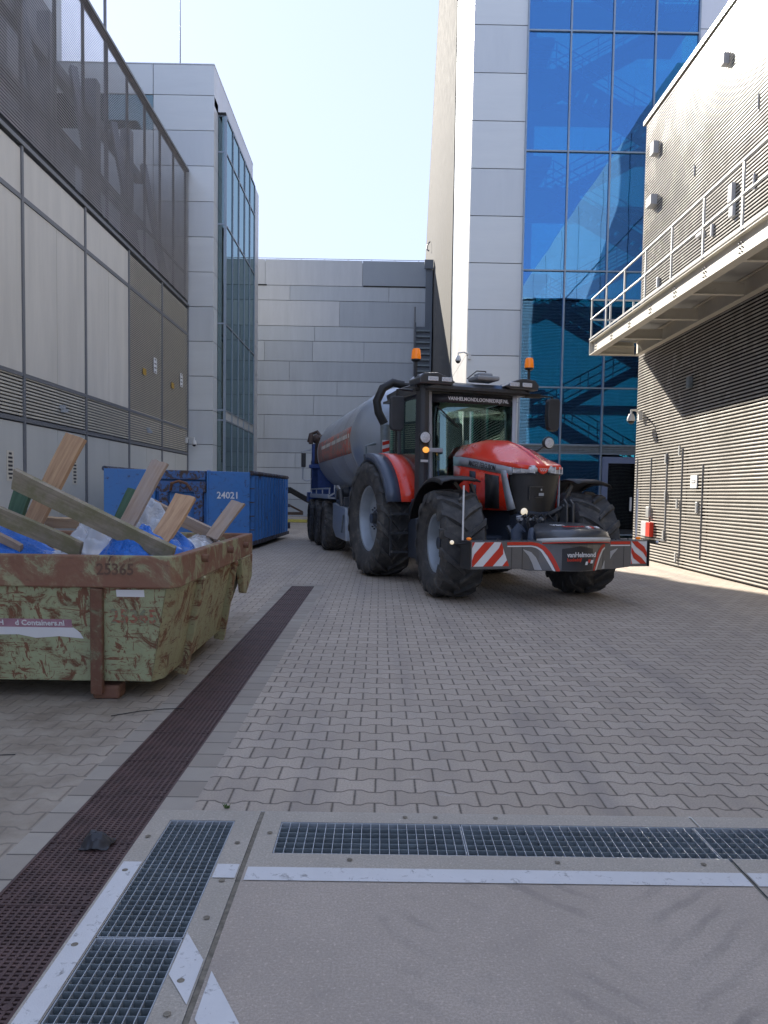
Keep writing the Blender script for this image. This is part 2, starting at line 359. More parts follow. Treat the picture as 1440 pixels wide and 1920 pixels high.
M['char']=P('charcoal_paint',(.06,.062,.066),.38,.2,.15,4,coat=.3)
M['darkgrey']=P('dark_grey_plastic',(.04,.042,.046),.55,0,.2,5)
M['navy']=P('dark_slate_casting',(.045,.056,.078),.45,.2,.25,4)
M['navyf']=P('slate_fender',(.07,.09,.13),.4,0,.1,4,coat=.2)
M['red']=P('red_tractor_paint',(.85,.045,.016),.3,0,.05,2,coat=.6)
M['redd']=P('bright_red_film',(.62,.035,.015),.4,0,.05,4)
M['silver']=P('silver_grey_paint',(.40,.42,.45),.4,.2,.06,4,coat=.3)
M['rim']=P('pale_grey_wheel_paint',(.34,.38,.42),.42,.3,.1,5)
def tyremat():
    k=N('tyre_rubber'); c=k.ramp(k.noise(5,6,.7),[(.35,(.04,.04,.042)),(.55,(.07,.068,.066)),(.75,(.17,.155,.13))]); k.color(c); k.b.inputs['Roughness'].default_value=.75; k.bump(k.noise(60,4),.3,.004); return k.m
M['tyre']=tyremat()
M['white']=P('white_film',(.75,.75,.75),.4,0,.03,4)
M['offw']=P('offwhite_plastic',(.62,.62,.6),.4,0,.06,5)
M['orange']=emis('amber_lens',(1,.25,.01),.03,(.85,.22,.02))
M['amberlit']=emis('lit_amber_lamp',(1,.42,.08),.12,(.9,.3,.05))
M['lamp']=emis('lit_headlamp',(1,.83,.5),.07)
M['lens']=P('clear_lamp_lens',(.62,.64,.66),.15,.1,.25,40)
M['cabglass']=glassmat('cab_windscreen',(.86,.97,.93),.17,rcol=(.62,.9,.86),bump=False)
M['tank']=None
def tankmat():
    k=N('galvanised_tank'); c=k.mix(k.noise(1.2,4),(.40,.42,.44),(.50,.515,.53))
    st=k.ramp(k.noise(1,6,.7,k.co((5.5,.7,.7)),dist=.3),[(.45,0),(.7,.5)]); c=k.mix(st,c,(.36,.33,.29))
    st2=k.ramp(k.noise(1,6,.7,k.co((9,.9,.9))),[(.66,0),(.72,.5)]); c=k.mix(st2,c,(.58,.57,.55))
    k.color(c); k.b.inputs['Metallic'].default_value=.35; k.b.inputs['Roughness'].default_value=.42; return k.m
M['tank']=tankmat()
M['tankhead']=P('smooth_tank_head',(.36,.40,.45),.35,.4,.12,1.2)
M['tankred']=worn('faded_red_banner',(.60,.10,.05),(.45,.36,.31),.5,.50,3,bump=.05)
M['bluef']=P('blue_frame_paint',(.02,.055,.20),.45,.1,.25,5)
M['hose']=P('black_rubber_hose',(.015,.015,.016),.5,0,.2,8)
M['yellow']=P('yellow_hose',(.5,.42,.08),.6,0,.2,8)
M['yellows']=P('amber_label',(.45,.27,.03),.5,0,.1,8)
M['pink']=P('faded_purple_sticker',(.40,.22,.27),.5,0,.2,8)
M['ledink']=P('dark_lettering',(.03,.03,.035),.5)
M['redink']=worn('faded_red_number',(.45,.12,.07),(.33,.36,.23),.6,.50,16,bump=.1)
M['blueplastic']=P('blue_film',(.012,.16,.62),.3,0,.25,6,coat=.4)
M['whiteplastic']=P('white_film_sheet',(.58,.62,.68),.35,0,.12,6,coat=.3)
for nm_ in ('blueplastic','whiteplastic'):
    mt_=M[nm_]; t_=mt_.node_tree; q1=t_.nodes.new('ShaderNodeTexNoise'); q1.inputs['Scale'].default_value=22; q1.inputs['Detail'].default_value=6; q1.inputs['Distortion'].default_value=1.5
    q2=t_.nodes.new('ShaderNodeBump'); q2.inputs['Strength'].default_value=.9; q2.inputs['Distance'].default_value=.02; t_.links.new(q1.outputs[0],q2.inputs['Height']); t_.links.new(q2.outputs[0],t_.nodes['Principled BSDF'].inputs['Normal'])
k=N('clear_film'); k.b.inputs['Base Color'].default_value=(.75,.78,.82,1); k.b.inputs['Roughness'].default_value=.15; k.b.inputs['Alpha'].default_value=.42; M['clear']=k.m
M['sticker']=P('cream_sticker',(.62,.58,.48),.6,0,.05,5)
M['weed']=P('weed_green',(.07,.13,.03),.7)
M['hall']=P('pale_render_wall',(.62,.62,.60),.6,0,.05,.3)

# ------------------------------------------------ the ground
TX0,TX1=-1.385,-1.02      # long rusty trench
holes=[(TX0,TX1,-2,12.2)]
def gridsheet(x0,x1,y0,y1,hl,z=0):
    xs=sorted({x0,x1,*[a for h in hl for a in h[:2] if x0<a<x1]}); ys=sorted({y0,y1,*[a for h in hl for a in h[2:] if y0<a<y1]})
    m=MB()
    for i in range(len(xs)-1):
        for j in range(len(ys)-1):
            cx_,cy_=(xs[i]+xs[i+1])/2,(ys[j]+ys[j+1])/2
            if any(h[0]<cx_<h[1] and h[2]<cy_<h[3] for h in hl): continue
            m.add([(xs[i],ys[j],z),(xs[i+1],ys[j],z),(xs[i+1],ys[j+1],z),(xs[i],ys[j+1],z)],[(0,1,2,3)])
    return m
gridsheet(-400,400,-400,400,[(TX0-.12,TX1+.155,3.535,12.4),(TX0-.12,TX1,-2,3.535),(TX1,3.6,-2,3.535)]).build('ground',M['paving'],kind='structure')
# edge tiles left and right of the trench
gridsheet(TX0-.12,TX0,-2,12.4,[]).build('edge_paving',M['tiles'],kind='structure')
m=gridsheet(TX1,TX1+.155,3.535,12.4,[]); m.add([(TX0,12.2,0),(TX1,12.2,0),(TX1,12.4,0),(TX0,12.4,0)],[(0,1,2,3)])
m.build('edge_paving',M['tiles'],kind='structure')
# concrete apron
GL=(-.93,-.635,-1.6,3.425); GF=(-.425,3.55,3.115,3.42)
gridsheet(-.515,1.475,-2,2.99,[]).build('apron',M['slab'],kind='structure')
gridsheet(1.49,3.6,-2,2.99,[]).build('apron',M['slab'],kind='structure')
m=MB()
m.add([(x,y,0) for x,y in ((TX1+.0,-2),(GL[0],-2),(GL[0],3.425),(TX1+.0,3.425))],[(0,1,2,3)])
m.add([(x,y,0) for x,y in ((GL[1],-2),(-.535,-2),(-.535,3.425),(GL[1],3.425))],[(0,1,2,3)])
m.add([(x,y,0) for x,y in ((TX1+.0,3.425),(-.535,3.425),(-.535,3.535),(TX1+.0,3.535))],[(0,1,2,3)])
m.add([(x,y,0) for x,y in ((GL[0],-2),(GL[1],-2),(GL[1],-1.6),(GL[0],-1.6))],[(0,1,2,3)])
m.build('kerb_frame',M['kerb'],kind='structure')
m=gridsheet(-.515,1.475,2.99,3.535,[GF]); m.v=[v for v in m.v]; m.build('kerb_frame',M['kerb'],kind='structure')
gridsheet(1.49,3.6,2.99,3.535,[GF]).build('kerb_frame',M['kerb'],kind='structure')
m=MB(); m.box(-.535,-.515,-2,3.535,-.05,-.004); m.box(1.475,1.49,-2,3.1,-.05,-.006); m.box(1.475,1.49,3.43,3.535,-.05,-.006); m.build('expansion_joint',M['seam'],kind='structure')
# pits under the gratings
def pit(x0,x1,y0,y1,d=.35):
    m=MB(); t=.0
    m.add([(x0,y0,0),(x1,y0,0),(x1,y1,0),(x0,y1,0),(x0,y0,-d),(x1,y0,-d),(x1,y1,-d),(x0,y1,-d)],[(4,5,6,7),(0,1,5,4),(1,2,6,5),(2,3,7,6),(3,0,4,7)])
    m.build('drain_channel',M['pit'],kind='structure')
pit(TX0,TX1,-2,12.2,.25); pit(*GL,.3); pit(*GF,.3)
# white paint lines: a sheet 4 mm up
def sheet(pts,z=.004,name='road_marking',mat='paint'):
    m=MB(); m.add([(x,y,z) for x,y in pts],[tuple(range(len(pts)))]); m.build(name,M[mat],kind='structure')
sheet([(-.503,2.885),(1.472,2.885),(1.472,2.99),(-.503,2.99)]); sheet([(1.492,2.885),(3.6,2.885),(3.6,2.99),(1.492,2.99)])
sheet([(TX1+.012,-2),(GL[0]-.004,-2),(GL[0]-.004,3.02),(TX1+.012,3.02)]); sheet([(-.628,2.90),(-.54,2.90),(-.54,3.01),(-.628,3.01)])
sheet([(-.63,2.30),(-.54,2.16),(-.54,2.375),(-.63,2.53)]); sheet([(-.502,2.10),(-.15,1.5),(.02,1.5),(-.36,2.06),(-.502,2.32)])
# bolts holes in the concrete frame
m=MB()
for x,y in [(-.98,2.95),(-.98,2.45),(-.585,2.62),(-.585,2.27),(-.98,3.25),(-.585,3.2),(-.10,3.06),(.75,3.06),(.28,3.485),(.56,3.485),(-.46,3.3),(.14,3.48),(1.35,3.06),(-.585,2.88),(2.1,3.06),(-.585,2.12)]:
    m.lathe([(.0005,.0055),(.0085,.0055),(.012,.0045)],(x,y,0),'z',10)
m.build('bolt_caps',M['seam'],kind='structure')

# ---- gratings
def galv_grate(x0,x1,y0,y1,along,label):
    o=empty('steel_grating',((x0+x1)/2,(y0+y1)/2,0),0,label,'drain grating','galvanised drain gratings')
    m=MB(); z1=-.003; z0=-.035; nb=MB(); g=.004
    x0+=g;x1-=g;y0+=g;y1-=g
    if along=='y':  # bearing bars (deep) across, thin bars along
        ny=round((y1-y0)/.034)
        for i in range(ny+1):
            y=y0+(y1-y0)*i/ny; nb.box(x0,x1,y-.0011,y+.0011,z0,z1-.001)
        nx=9
        for i in range(nx+1):
            x=x0+(x1-x0)*i/nx; m.box(x-.0014,x+.0014,y0,y1,z1-.03,z1+.001)
    else:
        nx=round((x1-x0)/.041)
        for i in range(nx+1):
            x=x0+(x1-x0)*i/nx; m.box(x-.0014,x+.0014,y0,y1,z0,z1+.001)
        ny=6
        for i in range(ny+1):
            y=y0+(y1-y0)*i/ny; nb.box(x0,x1,y-.0012,y+.0012,z0+.002,z1)
    nb.build('bearing_bars',M['galvd'],o,world=True); m.build('cross_bars',M['galv'],o,world=True)
    f=MB()
    for a in (x0,x1): f.box(a-.002,a+.002,y0,y1,z0-.003,z1+.0015)
    for a in (y0,y1): f.box(x0+.002,x1-.002,a-.002,a+.002,z0-.003,z1+.0015)
    f.build('edge_frame',M['galv'],o,world=True)
galv_grate(GL[0],GL[1],2.5,3.425,'y','grey galvanised grating with a chalky patch, far end of the left drain')
galv_grate(GL[0],GL[1],1.5,2.5,'y','grey galvanised grating running off the bottom edge of the picture')
galv_grate(-.425,.39,3.115,3.42,'x','galvanised grating at the left end of the cross drain')
galv_grate(.39,1.45,3.115,3.42,'x','galvanised grating in the middle of the cross drain')
galv_grate(1.45,2.5,3.115,3.42,'x','galvanised grating at the right end of the cross drain, past the joint')
mg=MB(); w_=TX1-TX0-.012; nx=12; ny=24; L=.5
for i in range(nx+1):
    x=-w_/2+w_*i/nx; mg.box(x-.0055,x+.0055,-L/2+.003,L/2-.003,-.03,-.003)
for j in range(ny+1):
    y=-L/2+.006+(L-.012)*j/ny; mg.box(-w_/2,w_/2,y-.0048,y+.0048,-.028,-.0045)
for sx in(-1,1): mg.box(sx*w_/2-.006,sx*w_/2+.006,-L/2,L/2,-.04,-.001)
for yy in(-L/2+.003,L/2-.003): mg.box(-w_/2,w_/2,yy-.0028,yy+.0028,-.03,-.0012)
for sx in(-1,1):
    for yy in(-.2,.2): mg.lathe([(.0005,0),(.016,0),(.016,-.02)],(sx*(w_/2-.03),yy,-.002),'z',8)
g0=None; n=0
y=12.2-.25
while y>1.4:
    if g0 is None: o=mg.build('trench_grate',M['grate']); g0=o
    else: o=g0.copy(); col.objects.link(o)
    o.location=((TX0+TX1)/2,y,0)
    lab='rusty brown cast grate, one of a long row between the skip and the tractor'
    OR=['','second','third','fourth','fifth','sixth','seventh','eighth','ninth','tenth','eleventh','twelfth','thirteenth','fourteenth','fifteenth','sixteenth','seventeenth','eighteenth','nineteenth','twentieth','twenty-first','twenty-second']
    lab='rusty brown cast grate, '+OR[min(n,21)]+' in its trench row counted from the far end'
    if n==0: lab='rusty brown cast grate at the far end of the trench row'
    if abs(y-2.95)<.01: lab='rusty brown cast grate with a crumpled black bag lying on it'
    tag(o,lab,'drain grate','rusty grates of the long trench drain'); y-=.5; n+=1

# ------------------------------------------------ left service building
XL=-7.6
lb=empty('service_building',(XL-4,12,0),0,'long grey panelled building with doors, louvres and a dark slatted screen on top','building')
ys=[30.4,26.85,23.35,19.95,16.5,13.05,9.6,6.15,2.7,-.75]
m=MB()
m.box(-18,XL-.08,-6,30.3,0,8.7); m.build('wall',M['jam'],lb,world=True)
for i in range(len(ys)-1):
    y1,y0=ys[i]-.05,ys[i+1]+.05; ymid=(y0+y1)/2
    # doors
    d=MB(); d.box(XL-.06,XL-.005,y0,ymid-.01,.02,2.86); d.box(XL-.06,XL-.005,ymid+.01,y1,.02,2.86); do=d.build('door',M['door'],lb,world=True)
    h=MB()
    for yy in(y0+.03,):
        for zz in(.35,.9,2.2,2.6): h.tube([(XL+.012,yy-.08,zz-.09),(XL+.012,yy-.08,zz+.09)],.022,6)
    h.build('hinges',M['jam'],do,world=True)
    louv=i<2
    if not louv:
        p=MB(); p.box(XL-.06,XL,y0,ymid-.008,3.93,7.5); p.box(XL-.06,XL,ymid+.008,y1,3.93,7.5); p.build('panel',M['pan'],lb,world=True)
        slab(XL-.06,XL,y0,y1,7.62,8.55).build('panel',M['pan'],lb,world=True)
    else:
        for z0,z1 in((3.93,7.5),(7.62,8.55)):
            p=MB(); z=z0
            while z<z1-.03: p.add([(XL,y0,z),(XL,y1,z),(XL-.045,y1,z+.05),(XL-.045,y0,z+.05),(XL-.004,y0,z-.004),(XL-.004,y1,z-.004)],[(0,1,2,3),(0,4,5,1)]); p.box(XL-.01,XL,y0,y1,z,z+.022); z+=.058
            p.build('louvre_panel',M['louv'],lb,world=True)
    p=MB(); z=3.02
    while z<3.82: p.box(XL-.035,XL,y0,y1,z,z+.038); z+=.072
    p.build('louvre_band',M['louv'],lb,world=True)
fr=MB()
for y in ys: fr.box(XL-.08,XL+.03,y-.045,y+.045,0,8.62)
for z0,z1 in((2.89,2.98),(3.84,3.92),(7.51,7.61)):
    for i in range(len(ys)-1): fr.box(XL-.08,XL+.02,ys[i+1]+.045,ys[i]-.045,z0,z1)
fr.build('frame',M['jam'],lb,world=True)
slab(XL-.06,XL+.05,-6,30.45,8.63,8.72).build('drip_edge',M['jam'],lb,world=True)
slab(XL-.1,XL+.0,-6,30.4,8.72,8.86).build('dark_band',M['dark'],lb,world=True)  # solid near-black strip along the foot of the screen
# slatted screen
s=MB(); z=8.9; m0=1.75; d=.047
while z<13.75:
    s.obox((XL+.03-d/2,12.2,z),(0,18.2,0),(-d/2,0,m0*d/2),(.006*m0/2,0,.006/2)); z+=.068
s.build('slatted_screen',M['mesh'],lb,world=True)
s=MB()
for i in range(22):
    y=30.3-i*1.7; s.box(XL-.12,XL-.05,y-.03,y+.03,8.8,13.8)
for zz in(9.9,13.74): s.box(XL-.13,XL-.06,-6,30.4,zz-.04,zz+.04)
s.box(XL-.1,XL+.05,-6,30.42,13.76,13.84)
for y in(28.5,25.2,21.8,18.4,15):
    s.bar((XL-.3,y,8.8),(XL-1.6,y+1.5,13.8),.2,.2)
    s.box(XL-1.9,XL-1.55,y-.2,y+.2,8.7,14.4)
s.box(XL-1.9,XL-1.6,0,30,11.4,11.7); s.box(XL-1.9,XL-1.6,0,30,13.1,13.4)
s.build('screen_frame',M['jam'],lb,world=True)
s=MB(); s.box(-17.9,-10.3,-6,30.2,8.7,11.2)
s.box(-17.9,-11.2,-6,17.2,11.2,15.4); s.box(-13.5,-10.6,19,21.5,11.2,14.2); s.box(-13.5,-10.8,24.2,27.5,11.2,13.0)
s.box(-17.5,-11.8,19,23.5,11.2,19.0); s.box(-17.5,-12.4,26,29.5,11.2,19.0); s.build('backdrop_and_sun_block',M['jam'],lb,world=True)  # backdrop seen through the slats, plus taller boxes added to block sun
def sticker(xy,Xp,wy,hz,mat,parent,rows=0,name='notice',facing=1):
    d_=ray(*xy); p=EYE+d_*((Xp)/d_.x)
    o=MB().box(Xp,Xp+facing*.006,p.y-wy/2,p.y+wy/2,p.z-hz/2,p.z+hz/2).build(name,mat,parent,world=True)
    if rows:
        q=MB()
        for r in range(rows):
            zz=p.z+hz*.4-hz*.8*r/max(1,rows-1)
            for c in((-.25,0,.25) if 0<r<rows-1 else (0,)): q.box(Xp+facing*.006,Xp+facing*.009,p.y+c*wy-.05*wy*(1 if c else 4),p.y+c*wy+.05*wy*(1 if c else 4),zz-hz*.035,zz+hz*.035)
        q.build('print',M['ledink'],o,world=True)
    return o
sticker((19,873),XL,.30,.62,M['sticker'],lb,7); sticker((140,885),XL,.30,.62,M['sticker'],lb,7)
sticker((291,686),XL+.03,.35,.5,M['white'],lb,4); sticker((340,713),XL+.03,.35,.5,M['white'],lb,4)
sticker((271,697),XL+.03,.36,.2,M['yellows'],lb); sticker((324,723),XL+.03,.36,.2,M['yellows'],lb)
for px in((114,765),(276,806)):
    d_=ray(*px); p=EYE+d_*(XL/d_.x)
    a=MB(); a.box(XL,XL+.09,p.y-.07,p.y+.07,p.z-.02,p.z+.07); a.box(XL+.02,XL+.16,p.y-.05,p.y+.05,p.z-.1,p.z-.02)
    a.build('wall_lamp',M['galv'],lb,world=True)

# ------------------------------------------------ left office tower
lt=empty('office_tower',(-10,35,0),0,'aluminium clad tower with green glass bay left of the sky gap','building')
TXR=-6.62
zs=[0.0,.62,1.98,3.31,4.65,5.98,7.33,8.67,10.0,11.34,12.68,14.03,15.36,16.68,17.82]
slab(-13.9,TXR-.06,30.58,39.4,0,17.7).build('wall',M['jam'],lt,world=True)
def panels(mb,fn,z0,z1,mi=0,g=.012): mb.box(*fn,z0+g,z1-g,mi)
m=MB()
for i in range(len(zs)-1):
    mi=0
    m.box(-8.95 if i!=12 else -8.95,TXR,30.5,30.56,zs[i]+.012,zs[i+1]-.012,random.choice((0,0,1)))
    if i<12 or i==13: m.box(-14,-8.975,30.5,30.56,zs[i]+.012,zs[i+1]-.012,0)
m.build('cladding',[M['alu'],M['alu2']],lt,world=True)
slab(-14,-8.975,30.53,30.56,zs[12]+.012,zs[13]-.012).build('window',M['glassL'],lt,world=True)
m=MB()
for i in range(len(zs)-2): m.box(TXR-.05,TXR,30.56,31.25,zs[i]+.012,zs[i+1]-.012)
m.box(TXR-.05,TXR,30.56,39.5,zs[13]-.35,zs[14])
for i in range(len(zs)-2): m.box(TXR-.05,TXR+.30,38.3,39.5,zs[i]+.012,min(zs[i+1]-.012,zs[13]-.36))
m.build('side_cladding',M['alu3'],lt,world=True)
slab(-14,TXR+.01,30.49,39.5,17.82,17.86).build('roof_edge',M['alu2'],lt,world=True)
# glass bay projecting from the side
XB=TXR+.30
tz=[.3,3.7,4.1,8.6,11.95,13.75,16.2]
tz=[.3,4.35,4.75,8.2,12.1,14.9,16.3]
ymu=[31.3,32.7,34.1,35.5,36.9,38.25]
for i in range(len(ymu)-1):
    for j in range(len(tz)-1):
        if j==1: slab(XB-.02,XB,ymu[i]+.03,ymu[i+1]-.03,tz[j]+.03,tz[j+1]-.03).build('spandrel',M['alu2'],lt,world=True); continue
        slab(XB-.02,XB,ymu[i]+.03,ymu[i+1]-.03,tz[j]+.03,tz[j+1]-.03).build('window',M['glassL'],lt,world=True)
for j in range(len(tz)-1): slab(TXR+.0,XB-.03,31.28,31.3,tz[j]+.03,tz[j+1]-.03).build('window',M['glassL'],lt,world=True)
m=MB()
for y in ymu: m.box(XB-.06,XB+.04,y-.03,y+.03,tz[0],tz[-1])
for z in tz:
    for i in range(len(ymu)-1): m.box(XB-.05,XB+.03,ymu[i]+.03,ymu[i+1]-.03,z-.03,z+.03)
    m.box(TXR,XB-.06,31.26,31.31,z-.03,z+.03)
m.build('mullions',M['mull'],lt,world=True)
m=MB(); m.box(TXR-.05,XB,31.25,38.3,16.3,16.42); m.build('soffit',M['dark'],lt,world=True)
m=MB(); m.box(-14,-9.2,36.5,39,17.7,20.2); m.box(-24,-14.3,31,35,0,25); m.build('sun_block_masses',M['alu2'],lt,world=True)  # hidden masses on and beside the tower, added to stop the sun
m=MB(); p=at(338,124,33); m.tube([(p.x,33,17.8),(p.x,33,22.2)],[.035,.012],6); m.build('antenna',M['jam'],lt,world=True)
m=MB(); p=at(197,70,24.5); m.tube([(p.x,24.5,11),(p.x,24.5,17.5)],.05,8); m.build('mast',M['jam'],lb,world=True)

fb_=empty('sun_blocker',(-35,55,0),0,'tall block added far behind the slatted screen to shade the yard','building')  # added block, hidden by the screen, keeps direct sun off the foreground
slab(-45,-25.5,48,62,0,44).build('wall',M['bk2'],fb_,world=True)
m=MB()
for z in range(4,44,4): m.box(-25.49,-25.46,48,62,z,z+.2); m.box(-45,-25.5,47.96,47.99,z,z+.2)
m.build('joints',M['jam'],fb_,world=True)
# ------------------------------------------------ back building
YB=47
bb=empty('factory_hall',(-3,50,0),0,'grey hall of staggered horizontal panels closing the yard','building')
slab(-14,2.9,47.08,60,0,15.3).build('wall',M['jam'],bb,world=True)
rowsy=[487,536,566,612,638,675,714,743,777,823,850,878,903,935,975]
zr=[]
for yy in [(485),(534),(562),(610),(638),(676),(713),(740),(777),(822),(848),(876),(905),(935),(962)]:
    zr.append(at(480,yy,YB).z)
zr[-1]=0
m=MB(); rnd=random.Random(3)
stag=[[-7.1,-1.25],[-5.6,.35],[-2.6],[-4.1],[-7.1,-4.2,-1.1],[-5.6],[-2.7],[-4.1],[-7.1],[-3.0],[-5.2],[-1.5],[-6.2],[-3.6]]
for i in range(len(zr)-1):
    xs=[-14]+stag[i]+[2.9]
    for j in range(len(xs)-1):
        mi=rnd.choice((0,0,1,2)) if i<4 else rnd.choice((0,1,0))
        if i==0: mi=(2,2,3)[j] if j<3 else 3
        m.box(xs[j]+.01,xs[j+1]-.01,YB-.0,YB+.06,zr[i+1]+.015,zr[i]-.015,mi)
m.build('cladding',[M['bk1'],M['bk2'],M['bk3'],P('slate_panel',(.28,.31,.34),.45,.25,.06,.5)],bb,world=True)
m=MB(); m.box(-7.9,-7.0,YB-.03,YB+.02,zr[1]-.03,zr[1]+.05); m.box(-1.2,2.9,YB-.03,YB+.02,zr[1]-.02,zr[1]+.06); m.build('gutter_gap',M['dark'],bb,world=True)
m=MB()
m.tube([(-14,YB+.3,15.58),(3,YB+.3,15.58)],.022,6)
x=-13.5
while x<3: m.tube([(x,YB+.3,15.2),(x,YB+.3,15.58)],.02,6); x+=1.42
m.build('roof_rail',M['galv'],bb,world=True)
# corner pier and steel louvre ladder
m=MB(); m.box(2.55,2.95,YB-.35,YB-.01,0,15.42); m.box(2.45,2.97,YB-.5,YB-.36,14.9,15.42); m.build('corner_pier',M['bk4'],bb,world=True)
ld=empty('louvre_stair',(2,46.4,0),0,'steel louvred stair casing standing before the hall wall','stair')
a=at(777,710,46.3); b=at(808,612,46.3)
m=MB(); z=a.z-3
while z<b.z: m.box(a.x+.05,b.x-.05,46.25,46.4,z,z+.1); z+=.34
m.build('slats',M['galvd'],ld,world=True)
m=MB()
for xx in(a.x,b.x): m.box(xx-.05,xx+.05,46.2,46.45,0,b.z+.2)
m.box(a.x,b.x,46.42,46.5,0,b.z,0); m.build('frame',M['bk4'],ld,world=True)
m=MB(); m.tube([(a.x-.05,46.2,a.z-2),(a.x-.05,46.2,b.z+1.1)],.05,6); m.build('post',M['jam'],ld,world=True)

# ------------------------------------------------ right glass tower
rt=empty('glass_tower',(7,32,0),0,'tall tower with blue glass front and pale aluminium panels behind the tractor','building')
X0,XG,XE=3.06,4.98,11.02
ZT=27
zp=[0,1.55,3.2,4.86,6.52,8.15,9.8,11.45,13.1,14.75,16.4,18.04,19.7,21.35,23,24.7,26.4]
slab(X0+.05,XG-.05,28.08,40,0,26.3).build('core_wall',M['jam'],rt,world=True)
m=MB()
for i in range(len(zp)-1): m.box(X0,XG-.03,28,28.06,zp[i]+.014,zp[i+1]-.014,i%3==1)
m.build('cladding',[M['alu'],M['alu2']],rt,world=True)
m=MB()
for i in range(len(zp)-1): m.box(XE+.05,13.6,28,28.06,zp[i]+.014,zp[i+1]-.014)
m.build('cladding',M['alu3'],rt,world=True)
m=MB(); 
for z0,z1 in((0,6.55),(6.57,14.5),(14.52,26.3)): m.box(X0-.01,X0+.04,28.07,33.8,z0,z1)
m.build('side_panel',M['whitep'],rt,world=True)
slab(X0,X0+.05,33.8,34.5,0,26.3).build('joint',M['mull'],rt,world=True)
mx=[XG,6.50,8.0,9.49,XE]; tzz=[.12,3.06,3.36,5.42,9.57,13.74,17.88,22.0,26.2]
for i in range(4):
    for j in range(len(tzz)-1):
        if j==1: 
            q=MB(); z=tzz[j]+.05
            while z<tzz[j+1]-.03: q.box(mx[i]+.03,mx[i+1]-.03,28.0,28.05,z,z+.04); z+=.062
            q.build('louvre_band',M['galvd'],rt,world=True); continue
        if j==0 and i>=2: continue
        slab(mx[i]+.025,mx[i+1]-.025,28.02,28.04,tzz[j]+.03,tzz[j+1]-.03).build('window',M['glassR'],rt,world=True)
slab(XG,XE,28.2,28.25,3.08,3.34).build('floor_edge',M['jam'],rt,world=True)
m=MB()
for x in mx: m.box(x-.028,x+.028,27.95,28.1,0,26.2)
for z in tzz:
    for i in range(4): m.box(mx[i]+.028,mx[i+1]-.028,27.96,28.09,z-.025,z+.025)
m.build('mullions',M['mull'],rt,world=True)
# entrance door
dr=MB()
dxa,dxb=8.05,9.55
dr.box(dxa,dxa+.22,27.93,28.05,0,2.95); dr.box(dxa+.22,10.9,27.93,28.05,2.72,2.95); dr.box(10.5,10.7,27.93,28.05,0,2.72)
do=dr.build('door_frame',P('lilac_grey_frame',(.17,.21,.32),.4,.3,.05,3),rt,world=True)
slab(dxa+.22,10.5,27.98,28.0,.1,2.72).build('door_leaf',glassmat('door_glass',(.12,.13,.14),.08),do,world=True)
m=MB(); m.box(dxa+1.05,dxa+1.12,27.94,27.97,1.0,1.5); m.build('door_plate',M['offw'],do,world=True)
# interior: slabs, wall, stairs
m=MB()
m.box(13.4,13.5,28.1,36,0,26.2); m.box(XG,13.4,34.5,34.6,0,3.1); m.build('inner_wall',M['inner'],rt,world=True)
m=MB()
for z in tzz[3:-1]: m.box(XG,6.0,28.35,34.4,z-.3,z-.03); m.box(6.0,13.4,33.0,34.4,z-.299,z-.031)
m.box(XG,13.5,28.1,34.6,26.2,26.35)
m.build('floors',M['inner'],rt,world=True)
slab(XG,13.4,35.9,35.95,3.1,26.2).build('backlight_glazing',glassmat('backlight_glass',(.20,.60,.62),.1),rt,world=True)  # unseen rear pane added to let sky light into the stairwell
zfl=[0.1,3.36,5.42+0,9.57,13.74,17.88,22.0,26.1]
st=MB(); rl=MB()
levels=[0.2]+[.2+2.08*i for i in range(1,13)]
xa,xb=6.1,9.9
for i in range(12):
    z0,z1=levels[i],levels[i+1]
    yy=29.1 if i%2 else 30.6
    A=Vector((xa,yy,z0)) if i%2==0 else Vector((xb,yy,z0)); Bv=Vector((xb,yy,z1)) if i%2==0 else Vector((xa,yy,z1))
    for dy in(-.6,.6): st.bar(A+Vector((0,dy,0)),Bv+Vector((0,dy,0)),.05,.32)
    for k_ in range(12):
        p=A.lerp(Bv,(k_+.5)/12); st.box(p.x-.15,p.x+.15,yy-.58,yy+.58,p.z-.02,p.z+.02)
    for dy in(-.6,.6):
        for hh in(.35,.65,.95): rl.tube([A+Vector((0,dy,hh)),Bv+Vector((0,dy,hh))],.022,5)
        for k_ in range(5):
            p=A.lerp(Bv,k_/4)+Vector((0,dy,0)); rl.tube([p,p+Vector((0,0,.95))],.02,5)
    xl=xb if i%2==0 else xa; sg=1 if i%2==0 else -1
    st.box(min(xl,xl+sg*1.3),max(xl,xl+sg*1.3),28.5,31.3,z1-.12,z1)
    for hh in(.35,.65,.95): rl.tube([(xl+sg*1.25,28.5,z1+hh),(xl+sg*1.25,31.3,z1+hh)],.022,5); rl.tube([(xl,28.5,z1+hh),(xl+sg*1.25,28.5,z1+hh)],.022,5)
st.build('stairs',M['stairm'],rt,world=True); rl.build('stair_rails',M['mull'],rt,world=True)
